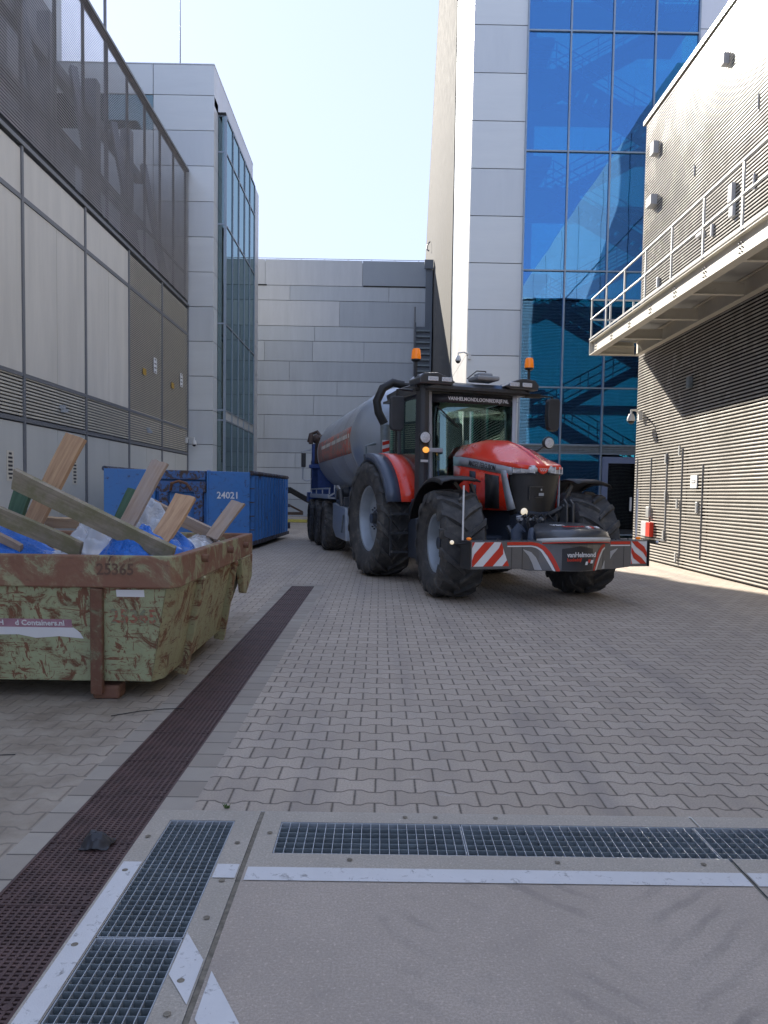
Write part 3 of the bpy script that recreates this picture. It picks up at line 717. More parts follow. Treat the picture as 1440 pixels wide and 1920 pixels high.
# beige flank behind: edge leans, sunlit rounded corner
bf=empty('concrete_tower',(4,45,0),0,'tall beige cast concrete flank rising behind the white side panel','building')
prof=[(34.5,0),(56,0),(56,18.5),(53.2,22.5),(49.5,27),(46.6,30.3),(44,33),(34.5,33)]
m=MB(); m.prism(prof,'x',3.02,6.5); m.build('wall',M['beige'],bf,world=True)
m=MB(); rows=[]
for (y,z) in [(56,0),(56,18.5),(53.2,22.5),(49.5,27),(46.6,30.3),(44,33)]:
    rows.append([Vector((3.015+ .55*(1-math.cos(t))-.0, y+ (1.0+z*.05)*math.sin(t), z)) for t in [math.pi/2*i/6 for i in range(7)]])
m.grid(rows); m.build('rounded_corner',M['beige'],bf,world=True)
m=MB(); p=at(836,188,44); m.tube([(2.95,50,17.6),(2.8,50,17.4),(2.75,50,17.1),(2.9,50,17.0)],.05,6); m.build('bracket',M['jam'],bf,world=True)
# cctv on tower corner
def cctv(loc,arm,label,mat='offw',s=1.0):
    o=empty('security_camera',loc,0,label,'security camera')
    m=MB(); A=Vector(arm)*s
    m.box(-.05*s,.05*s,-.05*s,.05*s,-.12*s,.12*s); 
    m.tube([(0,0,.04*s),A*.5+Vector((0,0,.12*s)),A+Vector((0,0,.08*s)),A+Vector((0,0,-.05*s))],.028*s,8)
    m.build('bracket',M[mat],o)
    m=MB(); m.lathe([(.002,.1*s),(.06*s,.1*s),(.10*s,.0),(.11*s,-.06*s),(.10*s,-.09*s)],A+Vector((0,0,-.12*s)),'z',14); m.build('housing',M[mat],o)
    m=MB(); m.sphere(A+Vector((0,0,-.21*s)),.085*s,12); m.build('dome',M['black'],o)
p=at(880,668,28); cctv((p.x-.0,27.94,p.z),(-.42,-.12,.0),'white dome camera on the corner of the tower above the cab roof',s=1.0)
d_=ray(1204,780); p=EYE+d_*(6.38/d_.x); cctv((6.33,p.y,p.z),(-.30,-.18,.05),'white dome camera on an arm on the ribbed hall wall, right of the tractor mirror',s=.9)
d_=ray(351,826); p=EYE+d_*(XL/d_.x); cctv((XL+.03,p.y-.2,p.z),(.35,-.1,.02),'white dome camera at the end of the left building above the blue container',s=.9)

# ------------------------------------------------ right ribbed hall
XR=6.4; YE=19.55
rh=empty('ribbed_hall',(10,8,0),0,'hall clad in cream horizontal ribs on the right of the yard','building')
slab(XR+.055,20,-6,YE-.055,0,10.68).build('backing',M['ribback'],rh,world=True)
m=MB(); z=.05; k_=0
while z<10.62:
    h=.031; dd=.045
    pr=[(XR+.010,z),(XR+.002,z+.002),(XR,z+.006),(XR,z+h-.006),(XR+.002,z+h-.002),(XR+.010,z+h),(XR+.010,z)]
    r=.25
    path=[]
    for yy in(-6,YE-r): path.append((0,yy))
    # straight run then rounded end
    secs=[[Vector((a,-6,b)) for a,b in pr],[Vector((a,YE-r,b)) for a,b in pr]]
    for t in (math.pi/8,math.pi/4,3*math.pi/8,math.pi/2):
        secs.append([Vector((XR+r-(XR+r-a)*math.cos(t),YE-r+(XR+r-a)*math.sin(t),b)) for a,b in pr])
    secs.append([Vector((19,YE-r+(XR+r-a),b)) for a,b in pr])
    m.grid(secs,0,False); z+=.0665
m.build('ribs',M['rib'],rh,world=True)
m=MB(); m.box(XR-.02,XR+.3,-6,YE-.02,10.68,10.78); m.box(XR+.3,20,-6,YE,10.7,10.76); m.build('roof_edge',M['rib'],rh,world=True)
# doors cut into the ribs: thin frames, hinges
def onwall(px,py): d_=ray(px,py); return EYE+d_*(XR/d_.x)
m=MB()
a=onwall(1250,850); 
for (xa_,ya_,xb_,yb_,w_) in((1252,848,1247,1012,.035),(1222,858,1217,990,.02),(1281,840,1274,1045,.012),(1319,870,1313,1050,.012),(1196,860,1191,990,.03)):
    p=onwall(xa_,ya_); q=onwall(xb_,yb_); m.box(XR-.02,XR+.002,p.y-w_/2,p.y+w_/2,q.z,p.z)
p=onwall(1208,1007); q=onwall(1248,1012); m.box(XR-.02,XR+.002,q.y,p.y,p.z-.02,p.z+.01)
m.build('door_frame',M['jam'],rh,world=True)
m=MB()
for px,py in((1277,845),(1272,945),(1269,1045),(1250,930),(1251,860),(1246,1003)):
    p=onwall(px,py); m.box(XR-.05,XR-.021,p.y-.03,p.y+.03,p.z-.1,p.z+.1)
m.build('hinges',M['steelw'],rh,world=True)
for (px,py,wy,hz,dp,mt,nm) in ((1218,960,.3,.32,.08,'steelw','lock_box'),(1308,952,.14,.30,.05,'steelw','handle_plate'),(1297,717,.2,.30,.12,'galvd','junction_box'),
        (1365,112,.22,.26,.14,'whitep','wall_lamp'),(1232,279,.34,.36,.16,'whitep','wall_lamp'),(1228,378,.5,.3,.2,'whitep','wall_lamp'),(1376,362,.25,.42,.1,'whitep','control_box'),(1376,395,.25,.3,.08,'whitep','control_box'),
        (1315,440,.4,.10,.08,'whitep','cable_box'),(1337,432,.12,.3,.06,'whitep','cable_box'),(1236,530,.12,.3,.08,'steelw','cable_box'),(1416,340,.06,.35,.05,'whitep','cable_box'),(1303,320,.04,.3,.03,'whitep','cable_box'),(1423,190,.04,.35,.03,'whitep','cable_box')):
    p=onwall(px,py); wy*=.72; hz*=.8; dp*=.8; MB().box(XR-dp,XR-.001,p.y-wy/2,p.y+wy/2,p.z-hz/2,p.z+hz/2).build(nm,M[mt],rh,world=True,bevel=.015)
p=onwall(1302,903); o=MB().box(XR-.02,XR-.001,p.y-.16,p.y+.16,p.z-.13,p.z+.13).build('sign',M['white'],rh,world=True)
MB().box(XR-.024,XR-.021,p.y-.09,p.y+.09,p.z-.03,p.z+.03).build('print',M['jam'],o,world=True)
MB().box(XR-.0255,XR-.0245,p.y-.07,p.y+.07,p.z-.015,p.z+.015).build('print',M['white'],o,world=True)
p=onwall(1217,992); fb=empty('fire_hose_cabinet',(XR,p.y,p.z),0,'white and red cabinet mounted low on the ribbed wall','cabinet')
MB().box(-.10,-.001,-.04,.30,-.17,.17).build('body',M['whitep'],fb,bevel=.01); MB().box(-.10,-.001,-.30,-.042,-.17,.17).build('door',M['redd'],fb,bevel=.01)

# ---- steel walkway on the hall wall
XO=5.14; YW=19.15; ZB=4.98
wk=empty('steel_walkway',(5.8,12,ZB),0,'cream steel walkway with railing bracketed along the ribbed wall','walkway')
m=MB(); Y0=1.0
def ibeam(m,x,y0,y1,z0,z1,fw=.17,t=.02):
    m.box(x-fw/2,x+fw/2,y0,y1,z0,z0+t); m.box(x-fw/2,x+fw/2,y0,y1,z1-t,z1); m.box(x-.008,x+.008,y0,y1,z0+t,z1-t)
ibeam(m,XO+.06,Y0,YW,ZB,ZB+.34); m.build('edge_beam',M['cream'],wk,world=True)
m=MB(); ibeam(m,XR-.12,Y0,YW,ZB,ZB+.34,.14); m.build('wall_beam',M['cream'],wk,world=True)
y=YW-.01
while y>Y0:
    m=MB(); m.box(XO+.15,XR-.2,y-.09,y+.0,ZB+.02,ZB+.035); m.box(XO+.15,XR-.2,y-.05,y-.035,ZB+.035,ZB+.22); m.box(XO+.15,XR-.2,y-.09,y,ZB+.22,ZB+.235); m.build('cross_beam',M['cream'],wk,world=True); y-=1.9
MB().box(XO-.03,XR-.19,YW,YW+.012,ZB,ZB+.34).build('end_plate',M['cream'],wk,world=True)
m=MB(); m.box(XO+.0,XR-.03,Y0,YW,ZB+.345,ZB+.36)
m.build('deck',P('deck_plate',(.42,.43,.43),.5,.3,.1,3),wk,world=True)
m=MB()
y=YW-.3
while y>Y0:
    for dy in(-.04,.04):
        for zz in(.1,.17,.24): m.lathe([(.0005,0),(.014,0),(.014,.02)],(XO+.05-.0,y+dy,ZB+zz),'x',6)
    y-=1.25
m.v=[Vector((v.x-.02,v.y,v.z)) for v in m.v]; m.build('bolt_heads',M['jam'],wk,world=True)
m=MB(); ztop=ZB+1.34; zmid=ZB+.86
yp=[YW-.08,YW-1.3,YW-2.6,YW-3.9,YW-5.25,YW-6.6,YW-7.95,YW-9.3,YW-10.65,YW-12,YW-13.4]
for y in yp: m.box(XO-.03,XO+.0,y-.022,y+.022,ZB+.36,ztop)
for z in(ztop,zmid): m.tube([(XO-.02,YW-.05,z),(XO-.02,Y0,z)],.019,8)
for z in(ztop,zmid): m.tube([(XO-.02,YW-.04,z),(XR-.06,YW-.04,z)],.022,8)
for x in(XO+.45,XR-.25): m.box(x-.02,x+.02,YW-.07,YW-.03,ZB+.36,ztop)
m.box(XO-.045,XO-.037,Y0,YW,ZB+.36,ZB+.40)
m.build('railing',M['steelw'],wk,world=True)

# neighbouring tall block beyond the hall (seen mirrored in the glass)
nb=empty('tall_block',(18,10,0),0,'pale tall block beyond the hall, seen mirrored in the blue glass','building')
slab(12.5,26,-14,22,0,20.2).build('wall',M['hall'],nb,world=True)
m=MB()
for i in range(7): m.box(12.47,12.498,-14+i*5,-13.95+i*5,0,20)
for z in (5,10,15): m.box(12.465,12.495,-14,22,z,z+.05)
m.build('joints',M['jam'],nb,world=True)

# ------------------------------------------------ green skip
sk=empty('rusty_skip',(-2.3,6.6,0),0,'battered green and rust steel skip full of timber and plastic waste','skip')
# outline: bottom and top rectangles (x0,x1,y0,y1)
SB=(-3.25,-1.55,5.42,7.55); ST=(-3.45,-1.40,5.22,8.20); zb,zt,zr_=.14,.84,1.05
ch=.16
def ring(b,z,c): x0,x1,y0,y1=b; return [Vector(p) for p in ((x0,y0,z),(x1-c,y0,z),(x1,y0+c*1.6,z),(x1,y1,z),(x0,y1,z))]
rb=ring(SB,zb,.06); rt_=ring(ST,zt,.05)
m=MB(); m.add(rb+rt_,[(0,1,6,5)]); m.add(rb,[(0,1,2,3,4)]); m.add(rb+rt_,[(3,4,9,8),(4,0,5,9)])
body=m.build('body',M['green'],sk,world=True,solid=.012)
m=MB(); m.add(rb+rt_,[(1,2,7,6),(2,3,8,7)]); m.build('side',M['greenside'],sk,world=True,solid=.012)
# rim band: outer ring box
def ringband(m,b,c,z0,z1,out,th):
    o1=ring((b[0]-out,b[1]+out,b[2]-out,b[3]+out),0,c); i1=ring((b[0]-out+th,b[1]+out-th,b[2]-out+th,b[3]+out-th),0,c)
    n=5; vs=[Vector((p.x,p.y,z0)) for p in o1]+[Vector((p.x,p.y,z1)) for p in o1]+[Vector((p.x,p.y,z1)) for p in i1]+[Vector((p.x,p.y,z0)) for p in i1]
    fs=[]
    for k in range(n):
        j=(k+1)%n; fs+=[(k,j,n+j,n+k),(n+k,n+j,2*n+j,2*n+k),(2*n+k,2*n+j,3*n+j,3*n+k),(3*n+k,3*n+j,j,k)]
    m.add(vs,fs)
m=MB(); ringband(m,ST,.05,zt-.01,zr_,.04,.075); m.build('rim',M['rustrim'],sk,world=True,bevel=.012)
# vertical ribs on near face
def lerp(a,b,t): return a+(b-a)*t
m=MB()
for x in(-1.985,-3.1):
    m=MB(); t_=Vector((x+.07,ST[2]-.012,zt-.012)); b_=Vector((x,SB[2]-.02,.05)); m.bar(b_,t_,.085,.05,up=(0,1,0)); m.build('rib',M['rustrib'],sk,world=True,bevel=.008)
for a_ in ((-2.03,-1.84,SB[2]+.0,SB[2]+.16,.0,.10),(-3.2,-3.0,SB[2],SB[2]+.16,.0,.10),(-1.85,-1.68,7.3,7.5,0,.14),(-3.2,-3.0,7.3,7.5,0,.14)):
    MB().box(*a_).build('foot',M['rust'],sk,world=True,bevel=.02)
for yb,yt,w_ in((6.05,5.95,.10),(7.5,7.3,.10)):
    MB().bar((SB[1]-.01,yb,.05),(ST[1]+.01,yt,zt),.07,w_,up=(1,0,0)).build('side_rib',M['greenside'],sk,world=True,bevel=.01)
MB().prism([(7.5,.838),(8.16,.838),(8.12,.60),(7.80,.46),(7.68,.48)],'x',-1.405,-1.345).build('lug',M['greenside'],sk,world=True,bevel=.008)
MB().box(ST[0]+.2,ST[1]-.2,8.205,8.235,.55,.838).build('end_flange',M['rustrim'],sk,world=True,bevel=.008)
MB().bar((-1.60,5.62,.36),(-1.425,5.42,.82),.004,.022,up=(1,0,0)).build('white_mark',M['offw'],sk,world=True)
for y_,z_ in ((5.9,.98),(6.9,.97),(7.7,.96)): MB().tube([(ST[1]+.03,y_,z_),(ST[1]+.09,y_,z_)],.03,8).build('pin',M['rust'],sk,world=True)
def onface(x,z): # point on near face
    t=(z-zb)/(zt-zb); return Vector((x,lerp(SB[2],ST[2],t)-.009,z))
nrm=Vector((0,ST[2]-SB[2],zt-zb)).normalized()
def facerect(x0,x1,z0,z1,mat,name,pts=None):
    q=[onface(x0,z0),onface(x1,z0),onface(x1,z1),onface(x0,z1)]
    MB().add(q+[p+Vector((0,.004,0)) for p in q],[(0,1,2,3),(7,6,5,4),(0,4,5,1),(1,5,6,2),(2,6,7,3),(3,7,4,0)]).build(name,mat,sk,world=True)
facerect(-1.79,-1.60,.765,.815,M['white'],'label')
facerect(-2.75,-2.12,.535,.595,M['pink'],'label')
m=MB()
pts=[(-2.75,.475),(-2.5,.48),(-2.38,.455),(-2.22,.47),(-2.05,.455),(-2.07,.50),(-2.11,.535),(-2.75,.535)]
m.add([onface(*p)+Vector((0,-.001,0)) for p in pts],[tuple(range(len(pts)))]); m.build('label',M['white'],sk,world=True)
text('n H     d Containers.nl',.055,M['white'],frame(onface(-2.42,.566)+Vector((0,-.003,0)),(1,0,0),(0,nrm.y,nrm.z)),sk,world=True)
text('25365',.145,M['redink'],frame(onface(-1.685,.62)+Vector((0,-.002,0)),(1,0,0),(0,nrm.y,nrm.z)),sk,world=True,width=.32)
text('25365',.11,M['rustd'],frame((-1.78,ST[2]-.0425,.955),(1,0,0),(0,0,1)),sk,world=True,width=.25,ext=.0015)
m=MB(); q=[Vector((-1.655,5.58,.42)),Vector((-1.635,5.58,.42)),Vector((-1.475,5.44,.83)),Vector((-1.49,5.44,.83))]
# filling of the skip
MB().box(ST[0]+.06,ST[1]-.06,ST[2]+.06,ST[3]-.06,.70,.86).build('debris_layer',M['w_br'],None,world=False)
bpy.data.objects['debris_layer'].name='waste_pile'; tag(bpy.data.objects['waste_pile'],'brown bed of mixed timber waste inside the green skip','waste pile')
def plank(p,q,wpx,D0,D1,mat,label,thick=.035,name='timber_plank',tilt=.35):
    a=at(*p,D0); b=at(*q,D1); L=(b-a).length; wd=wpx*((D0+D1)/2)/FPX
    m=MB(); ns=14; sd=p[0]*.37+q[1]*.11; rows=[]; rq=random.Random(int(sd*10))
    for i in range(ns+1):
        u=i/ns; r=[]
        for yy,zz in ((-.5,-.5),(-.25,-.5),(0,-.5),(.25,-.5),(.5,-.5),(.5,.5),(.25,.5),(0,.5),(-.25,.5),(-.5,.5),(-.5,-.5)):
            nx_=noise.noise(Vector((yy*3,zz,sd+u*2))); ex=0
            if i in (0,ns): ex=(.016*noise.noise(Vector((yy*9,zz*4+i,sd)))+.01*nx_)*(1)
            r.append(Vector(((u-.5)*L+ex+(yy*.02 if i==0 else 0),yy*wd*(1+.035*noise.noise(Vector((u*4,zz,sd))))+.012*math.sin(u*2.6+sd),zz*thick+.008*math.sin(u*3+sd*2)+yy*.02*(u-.5))))
        rows.append(r)
    m.grid(rows,0,False); m.add(rows[0][:-1],[tuple(range(10))]); m.add(rows[-1][:-1],[tuple(range(10))])
    import bmesh
    o=m.build(name,mat,bevel=.002)
    if wpx>25:
        nm=MB()
        for u in (-.5,.5):
            for yy in(-.25,.22): nm.lathe([(.0005,thick*.5+.014),(.006,thick*.5+.013),(.006,thick*.4)],((L-.12)*u,yy*wd,0),'z',8)
        nm.build('nail_heads',M['galv'],o)
    x=(b-a).normalized(); view=Vector((0,1,0)); n_=(view-x*view.dot(x)).normalized(); n_=(n_+x.cross(n_)*tilt).normalized(); y_=n_.cross(x)
    Mx=Matrix((x,y_,n_)).transposed().to_4x4(); Mx.translation=(a+b)/2
    o.matrix_world=Mx
    return tag(o,label,'plank','timber planks sticking out of the skip')
plank((146,820),(45,1010),42,5.75,5.75,M['w_or'],'tall orange plank standing highest at the left of the skip')
plank((28,899),(325,1040),38,5.5,5.42,M['w_gr'],'long mossy plank lying diagonally across the skip',.045)
plank((-30,950),(150,1035),34,5.45,5.38,M['w_gr'],'short mossy plank at the left edge of the skip')
plank((-60,985),(40,1030),16,5.42,5.4,M['w_br'],'thin dark plank under the mossy ones at the left edge')
plank((303,868),(225,1000),32,6.5,6.3,M['w_br'],'weathered plank with a splintered top in front of the blue container hook')
plank((252,918),(205,1000),17,6.7,6.6,M['w_green'],'green stained plank behind the splintered one')
plank((52,910),(20,985),36,5.85,5.85,M['w_green'],'green stained offcut under the long mossy plank')
plank((348,930),(285,1030),40,6.1,5.8,M['w_or'],'orange brown plank leaning in the middle of the skip')
plank((278,945),(412,1006),24,7.1,7.2,M['w_br'],'low horizontal plank behind the leaning ones')
plank((447,942),(398,1010),26,7.3,7.1,M['w_br'],'weathered plank furthest right, beside the container number')
plank((86,975),(150,984),20,6.0,6.0,M['w_pale'],'small fresh board lying behind the mossy plank')
o=MB().obox((-2.35,6.15,.93),(.42,.0,.0),(0,.34,.05),(0,-.01,.012)).build('plywood_sheet',M['w_pale']); tag(o,'pale plywood sheet lying flat among the planks','board')
def crumple(cx_,cy_,cz,rx,ry,h,mat,label,seed,name='plastic_sheet',n=26,cat='plastic sheet',ridge=1.0):
    rows=[]
    for i in range(n+1):
        r=[]
        for j in range(n+1):
            u,v=2*i/n-1,2*j/n-1; e=max(0,1-(u*u*.9+v*v*.9)**1.1)
            q=Vector((u*2.2+seed,v*2.2,seed*1.7))
            nz=noise.fractal(q*1.0,1.0,2.1,3); rg=1-abs(noise.noise(q*1.9+Vector((3,1,0))))*2
            ru=1+.18*noise.noise(q*1.1)
            r.append(Vector((cx_+u*rx*ru,cy_+v*ry*ru,cz+h*(e*.75+.25*rg*ridge*(.3+e)+nz*.22*(.3+e)))))
        rows.append(r)
    o=MB().grid(rows,0,True).build(name,mat,solid=.003)
    q=o.modifiers.new('s','SUBSURF'); q.levels=q.render_levels=1; return tag(o,label,cat)
crumple(-2.80,5.60,.94,.48,.28,.26,M['blueplastic'],'crumpled bright blue plastic at the left end of the skip',1)
crumple(-1.76,5.58,.95,.28,.22,.27,M['blueplastic'],'crumpled bright blue plastic at the front corner of the skip',5)
crumple(-2.28,5.62,.94,.36,.26,.10,M['whiteplastic'],'flat white plastic sheet along the front rim of the skip',8)
crumple(-2.14,5.72,1.0,.24,.2,.24,M['clear'],'clear plastic bag bulging over the white sheet',11)
crumple(-2.03,6.75,1.02,.28,.25,.34,M['whiteplastic'],'white plastic bundle behind the leaning plank',14)
crumple(-1.66,6.55,.95,.22,.36,.14,M['whiteplastic'],'white foil strips towards the right rim of the skip',17)
crumple(-1.68,7.25,.95,.2,.5,.13,M['clear'],'clear film along the right rim of the skip',21)
crumple(-1.70,6.0,.98,.26,.25,.20,M['blueplastic'],'thin blue film behind the front blue plastic',25)

# ------------------------------------------------ blue container
pR=Vector((-3.30,19.5,0)); pL=Vector((-6.45,18.0,0))
ux=(pR-pL).normalized(); W=(pR-pL).length; uy=Vector((-ux.y,ux.x,0))
bc=empty('blue_container',pL,math.atan2(ux.y,ux.x),'tall blue roll-off container numbered 24021 behind the skip','container')
LC=4.95; HC=1.98; sy=-0.0
def cb(m,x0,x1,y0,y1,z0,z1): return m.box(x0,x1,y0,y1,z0,z1)
# sheared so that the long side runs along the yard
def SH(m,k=.34):
    for v in m.v: v.x+=v.y*k
    return m
kx=.53
m=MB(); m.box(0,W*.32,0,.06,.15,HC); m.box(W*.32+.03,W*.69,.12,.18,.15,HC-.02); m.box(W*.69+.03,W,0,.06,.15,HC); m.box(.02,W-.02,.19,.24,.15,HC-.03); SH(m,kx).build('end_wall',M['blue'],bc,bevel=.01)
m=MB()
for x in(W*.32,W*.69): m.box(x,x+.05,-.03,.16,.1,HC+.02)
SH(m,kx).build('post',M['blue'],bc,bevel=.01)
m=MB(); m.box(W*.34,W*.68,.02,.12,1.45,1.72); m.box(W*.34,W*.68,.0,.12,1.76,HC); m.box(W*.36,W*.42,-.02,.12,.3,1.45); m.box(W*.6,W*.66,-.02,.12,.3,1.45); SH(m,kx).build('hook_frame',M['blueworn'],bc,bevel=.01)
m=MB(); m.tube([(W*.44,-.02,1.5),(W*.46,-.14,1.66),(W*.51,-.17,1.72),(W*.56,-.14,1.66),(W*.58,-.02,1.5)],.035,8); SH(m,kx).build('hook_bar',M['rust'],bc)
m=MB(); m.box(W-.06,W,.07,LC,.2,HC-.06); m.box(0,.06,.07,LC,.2,HC-.06); m.box(0,W,LC,LC+.06,.2,HC-.05); m.box(.05,W-.05,.1,LC,.2,.26); SH(m,kx).build('side_wall',M['blue'],bc)
m=MB(); n_=13
for i in range(n_):
    y=.25+(LC-.4)*i/(n_-1); m.prism([(W+.001,y-.09),(W+.085,y-.05),(W+.085,y+.05),(W+.001,y+.09)],'z',.22,HC-.08)
SH(m,kx).build('side_ribs',M['blue'],bc)
m=MB(); m.tube([(W+.03,0.05,HC-.02),(W+.03,LC,HC-.02)],.06,8); m.box(W-.03,W+.10,.0,LC+.06,.12,.22); m.tube([(0,0.03,HC),(.0,LC,HC)],.06,8)
for zz in(.5,.85,1.2,1.55): m.box(W+.0,W+.12,.02,.05,zz,zz+.03)
m.box(W-.1,W+.13,LC,LC+.12,.3,.5); m.box(W-.1,W+.13,LC,LC+.12,1.0,1.1)
SH(m,kx).build('rails',M['bluedark'],bc)
m=MB()
for y in(.5,LC-.5):
    for x in(.3,W-.3): m.lathe([(.001,-.08),(.11,-.08),(.11,.08),(.001,.08)],(x+y*kx,y,.11),'x',14)
m.build('roller',M['dark'],bc)
text('24021',.235,M['white'],frame((W*.84,-.008,1.38),(1,0,0),(0,0,1)),bc,width=.52)

# ------------------------------------------------ tractor (local: x forward, y to its left, z up)
TO=Vector((.98,14.71,0)); ang=math.atan2(-.945,.326)
tr=empty('tractor',TO,ang,'red and charcoal tractor with a front safety bumper and large lugged tyres','tractor')
def wheel(parent,cx_,cy_,Rr,Wd,rimR,side,nl,lug=.06,name='tyre',hubmat='rim',steer=0):
    h=Wd/2; SM=Matrix.Translation((cx_,cy_,0))@Matrix.Rotation(steer,4,'Z')@Matrix.Translation((-cx_,-cy_,0))
    prof=[(rimR,-h*.60),(rimR+.035,-h*.80),((rimR+Rr)/2,-h*1.0),(Rr-.10,-h*.97),(Rr-.045,-h*.85),(Rr-lug,-h*.5),(Rr-lug+.012,0),(Rr-lug,h*.5),(Rr-.045,h*.85),(Rr-.10,h*.97),((rimR+Rr)/2,h),(rimR+.035,h*.80),(rimR,h*.60)]
    m=MB(); m.lathe(prof,(cx_,cy_,Rr),'y',56)
    for sgn in(-1,1):
        for i in range(nl):
            ph0=2*math.pi*(i+(.5 if sgn>0 else 0))/nl
            rows=[]
            for t,rr in ((.0,Rr),(.25,Rr),(.5,Rr-.004),(.78,Rr-.018),(.96,Rr-.05),(1.03,Rr-.13)):
                yy=sgn*(h*t*1.02) - sgn*.02*(1-t); adv=.42*t**.85*(1.0 if nl>16 else .9)
                wlug=.030+.030*t
                q=[]
                for dr_,da in ((-.07,-wlug*1.5/Rr),(0,-wlug*.8/Rr),(0,wlug*.8/Rr),(-.07,wlug*1.5/Rr)):
                    a=ph0-adv+da; r=rr+dr_; q.append(Vector((cx_+r*math.sin(a),cy_+yy,Rr+r*math.cos(a))))
                rows.append(q)
            m.grid(rows,0,False); m.add(rows[0],[(0,1,2,3)]); m.add(rows[-1],[(0,1,2,3)])
    ty=m.xf(SM).build(name,M['tyre'],parent)
    s=side; m=MB(); yo=cy_+s*h*.60
    m.lathe([(rimR+.012,yo+s*.02),(rimR-.02,yo+s*.01),(rimR-.045,yo-s*.05),(rimR-.07,yo-s*.16),(rimR*.62,yo-s*.17),(rimR*.55,yo-s*.11),(rimR*.34,yo-s*.10),(.001,yo-s*.10)],(cx_,0,Rr),'y',40)
    m.lathe([(rimR+.012,cy_-s*h*.60),(rimR-.03,cy_-s*h*.58),(rimR-.06,yo-s*.2)],(cx_,0,Rr),'y',40)
    ri=m.xf(SM).build('rim',M[hubmat],ty)
    m=MB(); m.lathe([(.001,yo-s*.02),(.09,yo-s*.02),(.10,yo-s*.1),(.15,yo-s*.095)],(cx_,0,Rr),'y',20)
    for k_ in range(10):
        a=2*math.pi*k_/10; m.lathe([(.001,yo-s*.07),(.014,yo-s*.07),(.014,yo-s*.1)],(cx_+.19*math.sin(a),0,Rr+.19*math.cos(a)),'y',6)
    m.xf(SM).build('hub',M['char'],ty)
    return ty
RWX,FWX=.30,3.33
for sd_ in(-1,1):
    wheel(tr,RWX,sd_*1.12,1.04,.68,.585,sd_,18)
    wheel(tr,FWX,sd_*1.10,.79,.64,.42,sd_,15,steer=R(-6))
# rear fenders
for sd_ in(-1,1):
    m=MB(); Rf=1.20; secs=[]
    for i in range(15):
        a=R(-70+i*(70+70)/14); yi,yo=.80,1.36
        secs.append([Vector((RWX+Rf*math.sin(a)*1.0,sd_*yi,1.04+Rf*math.cos(a)*.94)),Vector((RWX+Rf*math.sin(a),sd_*(yo-.05),1.04+Rf*math.cos(a)*.94)),Vector((RWX+(Rf-.05)*math.sin(a),sd_*yo,1.04+(Rf-.06)*math.cos(a)*.94)),Vector((RWX+(Rf-.12)*math.sin(a),sd_*(yo+.005),1.04+(Rf-.12)*math.cos(a)*.94))])
    m.grid(secs); m.build('rear_fender',M['black'],tr,solid=.03)
    # slate + red panels on front slope of fender
    def sect(y0,y1,a0,a1,rr,n=8):
        g=[]
        for i in range(n+1):
            a=R(a0+(a1-a0)*i/n); g.append([Vector((RWX+rr*math.sin(a),sd_*y,1.04+rr*math.cos(a)*.94)) for y in(y0,y1)])
        return g
    m=MB(); m.grid(sect(1.17,1.40,-8,74,1.245)); m.grid([[p,p+Vector((0,0,0))-(p-Vector((RWX,p.y,1.04)))*.09] for p in [r[1] for r in sect(1.17,1.40,-8,74,1.245)]]); m.build('fender_panel',M['navyf'],tr,solid=.02)
    m=MB(); m.grid(sect(.70,1.17,-6,74,1.25)); m.build('red_fender_panel',M['red'],tr,solid=.03)
    # front mudguard
    m=MB(); Rg=.93; secs=[]
    for i in range(13):
        a=R(-68+i*(68+22)/12); k_=1+.06*(i/12)
        secs.append([Vector((FWX+Rg*k_*math.sin(a),sd_*y,.79+Rg*k_*math.cos(a)-dz)) for y,dz in((.80,.02),(.9,0),(1.25,0),(1.38,.03),(1.41,.08))])
    m.grid(secs); m.build('front_mudguard',M['black'],tr,solid=.02)
    m=MB(); m.bar((FWX-.1,sd_*.55,1.15),(FWX-.1,sd_*1.0,1.68),.05,.05); m.bar((FWX+.1,sd_*.55,1.0),(FWX+.15,sd_*.85,1.66),.04,.04); m.build('mudguard_bracket',M['char'],tr)
# chassis
m=MB(); m.box(-.5,1.6,-.42,.42,.62,1.45); m.box(1.6,4.0,-.30,.30,.62,1.28); m.box(RWX-.16,RWX+.16,-1.0,1.0,.88,1.2); m.box(FWX-.12,FWX+.12,-.95,.95,.64,.9)
m.box(-.95,-.4,-.3,.3,.5,.9)
m.build('chassis',M['navy'],tr,bevel=.03)
m=MB(); m.lathe([(.001,-.2),(.2,-.2),(.26,-.05),(.26,.1),(.001,.12)],(FWX,-.72,.79),'y',20); m.lathe([(.001,-.1),(.26,-.08),(.26,.05),(.2,.2),(.001,.2)],(FWX,.72,.79),'y',20); m.build('axle_housing',M['navy'],tr)
# fuel tank, battery box with steps on camera side and other side
for sd_ in(-1,1):
    m=MB(); m.prism([(1.42,.42),(2.36,.42),(2.42,.62),(2.42,1.30),(2.3,1.42),(1.55,1.42),(1.42,1.2)],'y',sd_*.55,sd_*1.02); m.build('fuel_tank',M['navy'],tr,bevel=.03)
    m=MB(); 
    for zz in(.5,.82,1.14): m.box(1.38,1.50,sd_*1.03 if sd_>0 else -1.32,1.32 if sd_>0 else -1.03,zz,zz+.035)
    m.box(1.38,1.41,min(sd_*1.30,sd_*1.33),max(sd_*1.30,sd_*1.33),.45,1.25); m.build('steps',M['char'],tr)
m=MB(); m.prism([(2.36,.98),(2.44,1.0),(2.40,1.40),(2.3,1.52),(1.9,1.52),(1.9,.98)],'y',-1.08,-.62); m.build('exhaust_box',M['navyf'],tr,bevel=.03)
MB().box(2.43,2.45,-.93,-.90,.62,.72).build('side_marker',M['orange'],tr)
